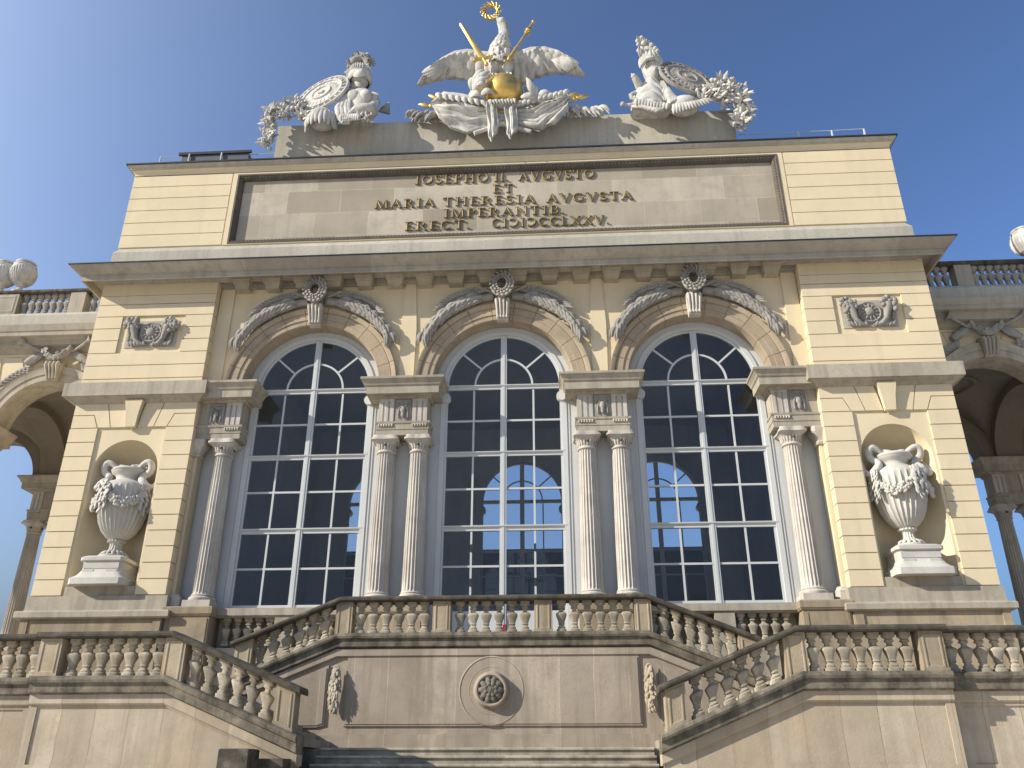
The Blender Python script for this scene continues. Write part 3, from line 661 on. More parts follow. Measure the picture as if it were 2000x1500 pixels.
write('ERECT.', -2.76, -.92, 10.945, .29, .15); write('CIDIDCCLXXV.', -.33, 2.94, 10.945, .29, .15)

# roof parapet, roof, floor, ceiling, rear wall
MB().plate([(-6.86, 13.4), (6.76, 13.4), (6.76, 14.92), (-6.86, 15.02)], [], .25, .95).build('roof_parapet', ATTST, PAV)
MB().box(-10.8, 10.8, .3, 10.6, 13.38, 13.44).build('roof', LEAD, PAV)
MB().box(-7.82, 7.82, .8, 10.8, -.45, -.36).build('hall_floor', INSIDE, PAV)
MB().box(-7.82, 7.82, .8, 10.8, 9.2, 9.3).build('hall_ceiling', INSIDE, PAV)
for s in (-1, 1): MB().box(s * 7.75, s * 7.81, .8, 10.7, -.36, 9.2).build('hall_side_wall', INSIDE, PAV)
rw = MB().plate([(-11, -1.4), (11, -1.4), (11, 13.4), (-11, 13.4)], [win_loop(cx, 1.50, -.34) for cx in BAYS], 10.8, 11.2)
for cx in BAYS:
    for k in (-1, 1): rw.grid([[(cx + k * 1.50 + .15 * cos(t), y, 6.02 + .15 * sin(t)) for t in [2 * pi * i / 18 for i in range(18)]] for y in (10.79, 11.1)], True, False, True)
rw.build('rear_wall', INSIDE, PAV)
for cx in BAYS:
    f = window(cx, 10.98, False)
    MB().box(cx - 1.497, cx + 1.497, 11.04, 11.06, -.33, 4.44).build('frosted_pane', FROST, f)

# ------------------------------------------------------------------ arcaded wings
for s in (-1, 1):
    X = lambda a: s * a
    W = thing('arcade_wing', (s * 15.7, 5.0, -1.36), 'open arcaded wing on the sunny left side of the pavilion' if s < 0 else 'open arcaded wing lying in the shade right of the pavilion', 'building', 'arcaded wings beside the pavilion')
    BX = (13.5, 18.0); r0 = 1.52; zc = 6.24; x1 = 20.3
    def arcade(y0, y1, name):
        o = [(X(11.0), 6.30)]
        for cx in BX: o += [(X(x), z) for x, z in arc(cx, zc, r0 + .15, pi - .02, .02, 32)]
        o += [(X(x1), 6.30), (X(x1), 9.0), (X(11.0), 9.0)]
        b = MB().plate(o, [], y0 + .03, y1)
        return b
    a = arcade(2.6, 3.3, 'w')
    # rustic blocks of the front: stones round each arch
    for cx in BX:
        for k in (-1, 1):
            for q0, q1, zt in ((.45, 1.0, 8.58), (1.05, 1.75, 8.58)):
                lo = lambda xx: zc + sqrt(max(.01, 2.12 ** 2 - xx * xx)) if xx < 2.1 else 6.5
                poly = [(X(cx + k * (q0 - .02)), lo(q0)), (X(cx + k * (q0 + (.55 if q0 < 1 else .62))), lo(q0 + .55) if q0 < 1 else 7.62), (X(cx + k * (q0 + .68)), zt), (X(cx + k * (q0 + .12)), zt)]
                a.plate(inset(poly, .016), [], 2.60, 2.63)
            a.plate(inset([(X(cx + k * 1.72), 7.62), (X(cx + k * 2.24), 7.62), (X(cx + k * 2.24), 8.58), (X(cx + k * 1.82), 8.58)], .016), [], 2.60, 2.63)
            for za, zb in ((6.95, 7.28), (7.28, 7.62)): a.box(X(cx + k * 2.10), X(cx + k * 2.24), 2.60, 2.63, za + .016, zb - .016)
    a.box(X(11.0), X(x1), 2.60, 2.63, 8.60, 8.8)
    wl_ = a.build('arcade_wall', PLASTER, W)
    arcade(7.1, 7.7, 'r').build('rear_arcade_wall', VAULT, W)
    for cx in BX:
        av = MB(); av.arch(X(cx), zc, [(r0, 3.3), (r0, 2.56), (r0 + .02, 2.53), (r0 + .20, 2.53), (r0 + .21, 2.50), (r0 + .38, 2.49), (r0 + .42, 2.47), (r0 + .46, 2.63), (r0 + .2, 2.63), (r0 + .2, 3.3)], 0, pi, 48)
        A = av.build('archivolt', STONE, W, 35)
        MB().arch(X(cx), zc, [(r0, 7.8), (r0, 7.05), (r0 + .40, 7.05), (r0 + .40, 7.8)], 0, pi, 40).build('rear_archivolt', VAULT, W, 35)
        ks = MB(); kx = X(cx)
        ks.grid([[(kx + p, y, z) for p, y in ((-w, 2.6), (-w, d), (w, d), (w, 2.6))] for z, w, d in ((7.72, .17, 2.46), (7.9, .2, 2.38), (8.2, .25, 2.30), (8.3, .25, 2.45))], False, False, True)
        for j in range(4): t = -.75 + .5 * j; ks.tube([(kx + t * .24, 2.32, 8.25), (kx + t * .23, 2.28, 8.14), (kx + t * .2, 2.36, 7.93), (kx + t * .18, 2.43, 7.78)], [.055, .052, .035, .045], 8)
        ks.build('keystone', STONE, A, 40)
        fs = MB()                                   # festoon with two horns and laurel hanging round the arch
        def loop(p0, p1, sag, rad, cnt, b):
            pts = [Vector(p0).lerp(Vector(p1), t) + Vector((0, -.05 * sin(pi * t), -sag * 4 * t * (1 - t))) for t in [i / cnt for i in range(cnt + 1)]]
            b.tube(pts, [rad * (.55 + .6 * sin(pi * i / cnt)) for i in range(cnt + 1)], 8)
            for i in range(cnt):
                for j in range(3):
                    p = pts[i] + Vector((random.uniform(-.5, .5) * rad, -rad * random.uniform(.5, 1), random.uniform(-.9, .9) * rad)); b.leaf(p, p + (pts[i + 1] - pts[i]) * 1.3 + Vector((0, -.02, .04)), rad * .5, .5, n=5, seg=4)
        loop((kx - .42, 2.4, 8.72), (kx + .42, 2.4, 8.72), .32, .10, 12, fs)
        for k in (-1, 1):
            fs.tube([(kx + k * .40, 2.42, 8.62), (kx + k * .62, 2.36, 8.70), (kx + k * .85, 2.28, 8.80), (kx + k * .98, 2.22, 8.86)], [.035, .045, .05, .06], 10)
            fs.lathe([(.06, 0), (.09, .06), (.145, .10), (.15, .12), (.0, .09)], n=14)
            nv = 14 * 5; fs.v[-nv:] = [tuple(Vector((kx + k * .97, 2.22, 8.86)) + Matrix.Rotation(k * radians(62), 3, 'Y') @ Vector(p)) for p in fs.v[-nv:]]
            fs.blob((kx + k * .43, 2.40, 8.70), .085, n=8, rough=.3)
            fs.leaf((kx + k * .45, 2.45, 8.65), (kx + k * .85, 2.42, 8.30), .13, .4)
            fs.tube([(kx + k * .5, 2.50, 8.6), (kx + k * .75, 2.5, 8.45), (kx + k * .95, 2.5, 8.30)], [.08, .14, .1], 8)
            pr = None
            for i in range(15):
                a_ = radians(68 - 3.4 * i); rr = r0 + .55 + .02 * (i % 2)
                p = Vector((kx + k * rr * cos(a_), 2.53, zc + rr * sin(a_)))
                if pr is not None:
                    for j in range(3): fs.leaf(pr + Vector((0, -.03 * j, .05 * (j - 1))), p + Vector((.02 * k, -.05, .07 * (j - 1))), .055, .55, n=5, seg=4)
                pr = p
        fs.build('festoon', CARVE, A, 50)
    # cornice, balustrade
    pth = [(11.0, 2.6), (x1, 2.6)] if s > 0 else [(-x1, 2.6), (-11.0, 2.6)]
    MB().sweep(pth, [(-.03, 8.66), (.03, 8.67), (.05, 8.72), (.12, 8.80), (.28, 8.84), (.30, 8.83), (.31, 8.98), (.34, 9.0), (.36, 9.02), (.52, 9.04), (.53, 9.16), (.56, 9.18), (.60, 9.30), (.62, 9.36), (.3, 9.44), (-.03, 9.44)]).build('wing_cornice', CORN, W)
    MB().sweep(pth, [(-.5, 9.4), (.30, 9.4), (.30, 9.86), (.24, 9.92), (.2, 9.98), (-.5, 9.98)]).build('balustrade_plinth', ATTST, W)
    RB = MB().sweep(pth, [(-.22, 10.72), (.16, 10.72), (.20, 10.76), (.20, 10.83), (.16, 10.86), (-.22, 10.86)]).build('roof_balustrade', DARK, W)
    for xa, xb in ((13.08, 13.56), (15.22, 16.3), (17.7, 18.2), (19.9, 20.3)):
        b = MB(); b.box(X(xa), X(xb), 2.44, 2.80, 9.98, 10.72)
        if xb - xa > .8: ring(b, min(X(xa), X(xb)) + .1, max(X(xa), X(xb)) - .1, 10.1, 10.62, [(-.05, 2.44), (0, 2.425), (.02, 2.43), (.05, 2.44)])
        b.build('balustrade_pedestal', STONE, RB)
    scl = 1.2; first = None
    for xa, n in ((11.28, 8), (13.70, 7), (16.45, 6), (18.33, 7)):
        for i in range(n):
            xx = X(xa + .225 * i)
            if first is None:
                bb = MB().lathe([(r * 1.08, (z + .32) * 1.2) for r, z in BPROF], (0, 0, 0), 16, sq=3.6); first = bb.build('baluster', CARVE, RB, 40, (xx, 2.62, 9.975))
            else: copy_to(first, (xx, 2.62, 9.975), RB)
    # columns in pairs, their entablatures, vaults, floor
    for yy in (3.0, 7.42):
        for pc in (11.25, 15.75, 20.2):
            for dx in ((-.42, .42) if pc > 12 else (.25,)): column(X(pc + dx), yy, W)
            e0, e1 = (pc - .63, pc + .63) if pc > 12 else (11.0, 11.65)
            entablature(*sorted((X(e0), X(e1))), yy - .22, W, yb=yy + .30, trig=(X(pc - .42), X(pc + .42)) if pc > 12 else (X(11.4),))
            pedestal(*(sorted((X(e0 - .15), X(e1 + .15)))), yy - .45, yy + .45, W, -1.4)
    vt = MB()
    for cx in BX + (22.5,):
        rows = []
        for i in range(25):
            row = []
            for j in range(25):
                u = -2.25 + 4.5 * i / 24; v = -2.1 + 4.2 * j / 24
                hu = sqrt(max(0, 1.95 ** 2 - min(abs(u), 1.95) ** 2)) * .92; hv = sqrt(max(0, 2.0 ** 2 - min(abs(v), 2.0) ** 2)) * .92
                row.append((X(cx + u), 5.2 + v, 6.3 + max(hu, hv)))
            rows.append(row)
        vt.grid(rows)
        vt.grid([[(X(cx + .75 * q * cos(t)), 5.2 + .75 * q * sin(t), 8.02 - h) for t in [2 * pi * i / 24 for i in range(24)]] for q, h in ((.9, 0), (1, .02), (1.06, 0.0))], True)
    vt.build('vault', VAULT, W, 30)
    for px in (11.15, 15.75, 20.25):
        rb_ = MB()
        pts = [[(X(px + w), 5.2 + r * cos(t), 6.30 + r * .93 * sin(t)) for w, r in ((-.42, 1.72), (.42, 1.72), (.42, 2.05), (-.42, 2.05))] for t in [pi * i / 28 for i in range(29)]]
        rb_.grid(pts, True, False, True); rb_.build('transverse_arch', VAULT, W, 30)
    MB().box(X(11.0), X(x1), 2.9, 7.7, 8.9, 9.6).build('wing_roof', LEAD, W)
    MB().box(X(11.12), X(x1), 2.3, 8.0, -4.1, -1.40).build('wing_floor', PINKST, W)
    # vases on the balustrade
VP = [(.20, 0), (.20, .05), (.15, .07), (.10, .13), (.075, .20), (.11, .24), (.12, .27), (.22, .33), (.33, .45), (.39, .60), (.40, .74), (.37, .86), (.33, .91), (.345, .93), (.345, .96), (.29, .99), (.26, 1.03), (.30, 1.06), (.30, 1.09), (.12, 1.13), (0, 1.14)]
VLAB = {(-1, 0): 'white fluted urn on the left roof balustrade, the one nearer the pavilion', (-1, 1): 'white fluted urn cut by the left edge of the photo', (1, 0): 'white fluted urn on the right roof balustrade at the edge of the photo'}
vsrc = None
for (s, k), lab in VLAB.items():
    c = (s * (15.42 + .62 * k), 2.62, 10.86); t = thing('vase', c, lab, 'urn', 'white urns on the wing balustrades')
    if vsrc is None:
        b = MB().lathe(VP[7:], (0, 0, 0), 160, flute=32, fd=.06, fz=(.3, .84)); bowl = b.build('bowl', WHITE, t, 40, c)
        f = MB().lathe(VP[:8], (0, 0, 0), 32).build('foot', WHITE, t, 40, c); vsrc = (bowl, f)
    else:
        for o in vsrc: copy_to(o, c, t)

# ------------------------------------------------------------------ stairs, landings, retaining walls, balustrades
COPE = [(-2.385, .30), (-2.41, .325), (-2.415, .36), (-2.39, .395), (-2.33, .41), (-1.99, .41), (-1.93, .395), (-1.905, .36), (-1.91, .325), (-1.935, .30)]
MOUL = [(-2.20, -.30), (-2.38, -.305), (-2.42, -.325), (-2.43, -.37), (-2.415, -.41), (-2.365, -.43), (-2.36, -.56), (-2.32, -.595), (-2.285, -.60), (-2.285, -.735), (-2.255, -.755), (-2.20, -.755)]
def shift(pr, dy, dz): return [(y + dy, z + dz) for y, z in pr]
def pedest(x0, x1, y0, y1, z0, z1, parent, sl=0.0):
    b = MB(); b.box(x0, x1, y0, y1, z0, z1); w = x1 - x0
    ring(b, x0 + .07, x1 - .07, z0 + .07, z1 - .07, [(-.03, y0), (-.02, y0 - .012), (.0, y0 - .012), (.012, y0 + .004)])
    b.box(x0 - .012, x1 + .012, y0 - .012, y1 + .012, z0 - .002, z0 + .05)
    xm = (x0 + x1) / 2; b.v = [(x, y, z + sl * (x - xm) * (1 if sl else 0)) for x, y, z in b.v]
    return b.build('pedestal', PEDST, parent)
# middle landing
RW = thing('retaining_wall', (0, -2.25, -4.1), 'tan stone wall under the middle landing with a round rosette and two hanging garlands', 'wall')
E0, E1 = 5.30, 3.03; ZE = -.4 * (E1 * -1 + E0)
pl = [(-E0, ZE), (-E1, 0), (E1, 0), (E0, ZE)]
MB().slope([(x, z) for x, z in pl], MOUL[:7] + [(-2.27, -.595), (-2.2, -.595)]).build('wall_moulding', BASE, RW)
w = MB(); w.plate([(-6.5, -4.1), (6.5, -4.1), (6.5, -1.4), (E0, -.6 + ZE), (E1, -.6), (-E1, -.6), (-E0, -.6 + ZE), (-6.5, -1.4)], [], -2.25, -1.9)
PAN = [(-2.82, -2.0), (2.82, -2.0), (2.82, -.745), (-2.82, -.745)]
frm = [(-6.4, -2.14), (6.4, -2.14), (6.4, -1.45), (E0, -.735 + ZE), (E1, -.735), (-E1, -.735), (-E0, -.735 + ZE), (-6.4, -1.45)]
ca = [(.66 * cos(2 * pi * i / 40), -1.375 + .66 * sin(2 * pi * i / 40)) for i in range(40)]
def circ_rect():
    """panel outline with the rosette's ring bulging through the lower and upper edges"""
    return PAN
sidep = [[(s * x, z) for x, z in ((3.18, -1.98), (3.18, -.90), (5.6, -.90 - .4 * 2.42), (5.6, -2.02), (3.33, -2.02))] for s in (-1, 1)]
for pp in [PAN] + sidep: w.plate(inset(pp, .0), [], -2.285, -2.25); w.plate(inset(pp, .035), [], -2.30, -2.285)
w.slope(pl, [(-2.315, -.60), (-2.315, -.73), (-2.295, -.745), (-2.25, -.745), (-2.25, -.60)])
w.box(-6.3, 6.3, -2.335, -2.25, -4.1, -2.16); w.box(-6.3, 6.3, -2.31, -2.25, -2.16, -2.145)
w.build('wall_face', PINKST, RW)
ro = MB()
for r_, y_ in (): pass
rows = []
for r, y in ((.635, -2.25), (.63, -2.30), (.605, -2.31), (.585, -2.285), (.57, -2.262), (.47, -2.262), (.455, -2.29), (.43, -2.305), (.41, -2.295), (.39, -2.255), (.36, -2.27), (.335, -2.34), (.315, -2.40), (.295, -2.435), (.27, -2.44), (.245, -2.42), (.235, -2.37)):
    rows.append([(r * cos(2 * pi * j / 48), y, -1.375 + r * sin(2 * pi * j / 48)) for j in range(48)])
rows.append([(0.0 + .01 * cos(2 * pi * j / 48), -2.37, -1.375 + .01 * sin(2 * pi * j / 48)) for j in range(48)])
RM = ro.grid(rows, True).build('round_moulding', PINKST, RW, 40)
fl_ = MB()
for ringn, (ra, rb2, cnt, wd, yy) in enumerate(((.07, .25, 10, .062, -2.40), (.05, .16, 8, .045, -2.43))):
    for j in range(cnt):
        a = 2 * pi * (j + .5 * ringn) / cnt; fl_.leaf((ra * cos(a), yy, -1.375 + ra * sin(a)), (rb2 * cos(a), yy - .01, -1.375 + rb2 * sin(a)), wd, .6, (0, -.035, 0))
        if not ringn:
            for e in (-1, 1): fl_.blob((.235 * cos(a + e * .13), yy - .01, -1.375 + .235 * sin(a + e * .13)), .022, n=6)
fl_.blob((0, -2.46, -1.375), (.05, .04, .05), n=12); fl_.grid([[((.05 + .014 * cos(b)) * cos(a), -2.475 + .014 * sin(b), -1.375 + (.05 + .014 * cos(b)) * sin(a)) for b in [2 * pi * j / 6 for j in range(6)]] for a in [2 * pi * i / 18 for i in range(18)]], True, True)
fl_.build('rosette', DARKC, RM, 50)
for s in (-1, 1):
    gm = MB(); gx = s * 3.0
    gm.grid([[(gx + (.045 + .018 * cos(b)) * cos(a), -2.36 + .018 * sin(b), -.965 + (.045 + .018 * cos(b)) * sin(a)) for b in [2 * pi * j / 8 for j in range(8)]] for a in [2 * pi * i / 16 for i in range(16)]], True, True)
    gm.tube([(gx, -2.35, -1.0), (gx, -2.36, -1.2), (gx, -2.37, -1.5), (gx, -2.36, -1.70), (gx, -2.34, -1.79)], [.04, .05, .075, .07, .03], 10)
    for i in range(95):
        t = i / 94; z = -1.0 - .76 * t; wd = .035 + .055 * sin(pi * min(1, .1 + .8 * t)); a = random.uniform(pi * 1.02, pi * 1.98)
        p = Vector((gx + wd * .8 * cos(a), -2.36 + wd * .7 * sin(a), z + .05)); q = Vector((gx + wd * 1.45 * cos(a + random.uniform(-.3, .3)), -2.36 + wd * 1.4 * sin(a), z - .05))
        gm.leaf(p, q, .030, .6, n=5, seg=4)
    gm.build('garland', WALLST if s > 0 else BALU, RW, 50)
CB = thing('balustrade', (0, -2.15, -.36), 'weathered stone balustrade of the middle landing with sloping ends', 'balustrade', 'stone balustrades of the stairs')
cp = [(-5.16, -.4 * 2.13), (-3.03, 0), (3.03, 0), (5.16, -.4 * 2.13)]
MB().slope(cp, COPE).build('coping', DARK, CB)
for s in (-1, 1):
    for x0, x1 in ((.83, 1.18), (2.79, 3.12)): pedest(*sorted((s * x0, s * x1)), -2.31, -2.0, -.305 - (.12 if x0 > 2 else 0), .30, CB)
    pedest(*sorted((s * 4.74, s * 5.08)), -2.31, -2.0, -.305 - .4 * 1.88, .30 - .4 * 1.88, CB, -s * .4)
    for i in range(6):
        baluster(s * (1.36 + .257 * i), -2.15, 0, CB)
        x = 3.345 + .252 * i; baluster(s * x, -2.15, -.4 * (x - 3.03), CB, -s * .4)
for i in range(6): baluster(-.645 + .258 * i, -2.15, 0, CB)
lp = MB(); lp.box(-3.1, 3.1, -2.24, .7, -.6, -.36); lp.box(-7.8, 7.8, -.2, .8, -4.1, -1.38); lp.box(-3.2, 3.2, -.5, .8, -1.4, -.37); lp.build('landing', PINKST)
tag(bpy.data.objects['landing'], 'stone floor of the middle landing in front of the doors', 'landing', kind='structure')
# upper flights from the side landings to the middle landing
for s in (-1, 1):
    st = MB(); n = 8
    for i in range(n):
        xa = 5.2 - i * .26; st.box(s * (xa - .26), s * 3.1, -2.0, -.2, -1.36 + .125 * i, -1.36 + .125 * (i + 1))
    o = st.build('flight_of_steps', BASE); tag(o, 'upper flight of steps rising to the middle landing from the ' + ('left' if s < 0 else 'right') + ' side landing', 'steps', 'upper flights of steps')
# outer walls with sloping balustrades
for s in (-1, 1):
    side = 'left' if s < 0 else 'right'
    dy, dz = -2.65, -1.04; XB, XA, XS = 5.14, 2.92, 7.43
    OW = thing('stair_wall', (s * 6, -4.85, -4.1), 'tan stone stair wall with a sloping edge and sunk panel on the ' + side + (', behind the grey stone block' if s < 0 else ', crossed by a slanting shadow'), 'wall', 'outer stair walls')
    M2 = shift(MOUL, dy, dz)
    pa = [(XA - .06, -.4 * (XB - XA + .06)), (XB, 0), (XS, 0)]; pa = [(s * x, z) for x, z in pa]
    if s < 0: pa = pa[::-1]
    pb_ = sorted([(s * XS, 0), (s * 12.5, 0)])
    MB().slope(pa, M2[:7] + [(-4.93, -1.63), (-4.6, -1.63), (-4.6, -1.34)]).slope(pb_, shift(M2[:7] + [(-4.93, -1.63), (-4.6, -1.63), (-4.6, -1.34)], .23, 0)).build('wall_moulding', BASE, OW)
    f = MB(); q = lambda pts: [(s * x, z) for x, z in pts]
    f.plate(q([(XA, -4.1), (XS, -4.1), (XS, -1.64), (XB, -1.64), (XA, -1.64 - .4 * (XB - XA))]), [], -4.86, -4.5)
    f.plate(q([(XA, -4.1), (XS, -4.1), (XS, -1.78), (XB, -1.78), (XA, -1.78 - .4 * (XB - XA))]), [q([(3.15, -2.68), (7.29, -2.68), (7.29, -1.81), (5.16, -1.81), (3.15, -1.81 - .4 * 2.01)])], -4.885, -4.86)
    f.slope(pa, [(-4.6, -1.63), (-4.93, -1.63), (-4.93, -1.765), (-4.905, -1.79), (-4.6, -1.79)])
    f.plate(q([(XS, -4.1), (12.5, -4.1), (12.5, -1.64), (XS, -1.64)]), [], -4.63, -4.4)
    f.plate(q([(XS, -4.1), (12.5, -4.1), (12.5, -1.78), (XS, -1.78)]), [q([(7.66, -2.68), (12.0, -2.68), (12.0, -1.84), (7.66, -1.84)])], -4.655, -4.63)
    f.slope(pb_, [(-4.37, -1.63), (-4.70, -1.63), (-4.70, -1.765), (-4.675, -1.79), (-4.37, -1.79)])
    f.box(s * XS, s * (XS - .05), -4.86, -4.4, -4.1, -1.64)
    f.build('wall_face', WALLST, OW)
    OB = thing('balustrade', (s * 6, -4.8, -1.36), 'weathered stone balustrade with a sloping end on the ' + side + ' outer stair wall', 'balustrade', 'stone balustrades of the stairs')
    C2 = shift(COPE, dy, dz); pc = [(XA - .05, -.4 * (XB - XA + .05)), (XB, 0), (XS + .05, 0)]; pc = [(s * x, z) for x, z in pc]
    if s < 0: pc = pc[::-1]
    MB().slope(pc, C2).slope(sorted([(s * (XS + .05), 0), (s * 12.5, 0)]), shift(C2, .20, 0)).build('coping', DARK, OB)
    yb = -2.15 + dy; zb = dz
    for x0, x1, sl in ((2.97, 3.29, 1), (4.91, 5.27, 0), (7.05, 7.43, 0), (9.1, 9.5, 2), (11.3, 11.7, 2)):
        zo = -.4 * (XB - (x0 + x1) / 2) if sl == 1 else 0; yo = .2 if sl == 2 else 0
        pedest(*sorted((s * x0, s * x1)), yb - .16 + yo, yb + .15 + yo, -.305 + zb + zo - (.12 if x0 == 4.91 else 0), .30 + zb + zo, OB, s * .4 if sl == 1 else 0)
    for i in range(6): x = 3.48 + .254 * i; baluster(s * x, yb, zb - .4 * (XB - x), OB, s * .4)
    for i in range(7): baluster(s * (5.395 + .247 * i), yb, zb, OB)
    for i in range(6): baluster(s * (7.64 + .245 * i), yb + .2, zb, OB)
    for i in range(7): baluster(s * (9.65 + .245 * i), yb + .2, zb, OB)
    # lower flight behind the wall and the side landing
    st = MB(); n = 8
    for i in range(n): st.box(s * (3.02 + .27 * i), s * 5.2, -4.5, -2.33, -2.40 + .13 * i, -2.40 + .13 * (i + 1))
    o = st.build('flight_of_steps', STEPST); tag(o, 'lower flight of steps hidden behind the ' + side + ' stair wall', 'steps', 'lower flights of steps')
    o = MB().box(s * 5.2, s * 12.4, -4.5, -.1, -4.1, -1.37).build('side_landing', PINKST); tag(o, 'stone floor of the ' + side + ' side landing', 'landing', kind='structure')
# middle steps at the bottom
st = MB(); st.box(-2.9, 2.9, -3.33, -2.3, -4.1, -2.404); st.box(-3.6, 3.6, -3.30, -2.31, -4.1, -2.41)
for i in range(13):
    yf, zt = -3.35 - .31 * (i + 1), -2.40 - .132 * (i + 1)
    st.slope([(-2.9, zt), (2.9, zt)], [(yf + .33, 0), (yf - .012, 0), (yf - .035, -.02), (yf - .035, -.04), (yf - .005, -.05), (yf, -.06), (yf, -.16), (yf + .33, -.16)])
st.slope([(-2.9, -2.40), (2.9, -2.40)], [(-3.0, 0), (-3.362, 0), (-3.385, -.02), (-3.385, -.04), (-3.355, -.05), (-3.352, -.06), (-3.352, -.16), (-3.0, -.16)])
o = st.build('flight_of_steps', STEPST); tag(o, 'broad worn stone steps between the two stair walls', 'steps')
# stone block in front of the left wall
b = MB().grid([[(x + sx * d, y + sy * d, z) for x, y, sx, sy in ((-3.86, -5.62, 1, 1), (-3.40, -5.62, -1, 1), (-3.40, -5.1, -1, -1), (-3.86, -5.1, 1, -1))] for z, d in ((-4.1, 0), (-2.485, 0), (-2.47, .012), (-2.465, .03))], True, False, True)
b.box(-3.40, -2.95, -5.3, -4.90, -4.1, -2.60)
o = b.build('stone_block', DARK); tag(o, 'weathered grey stone block in front of the left stair wall', 'stone block')
o = MB().box(.005, .085, .655, .675, .05, .30).build('notice', RED); tag(o, 'small red notice on the white middle door behind the balusters', 'notice')

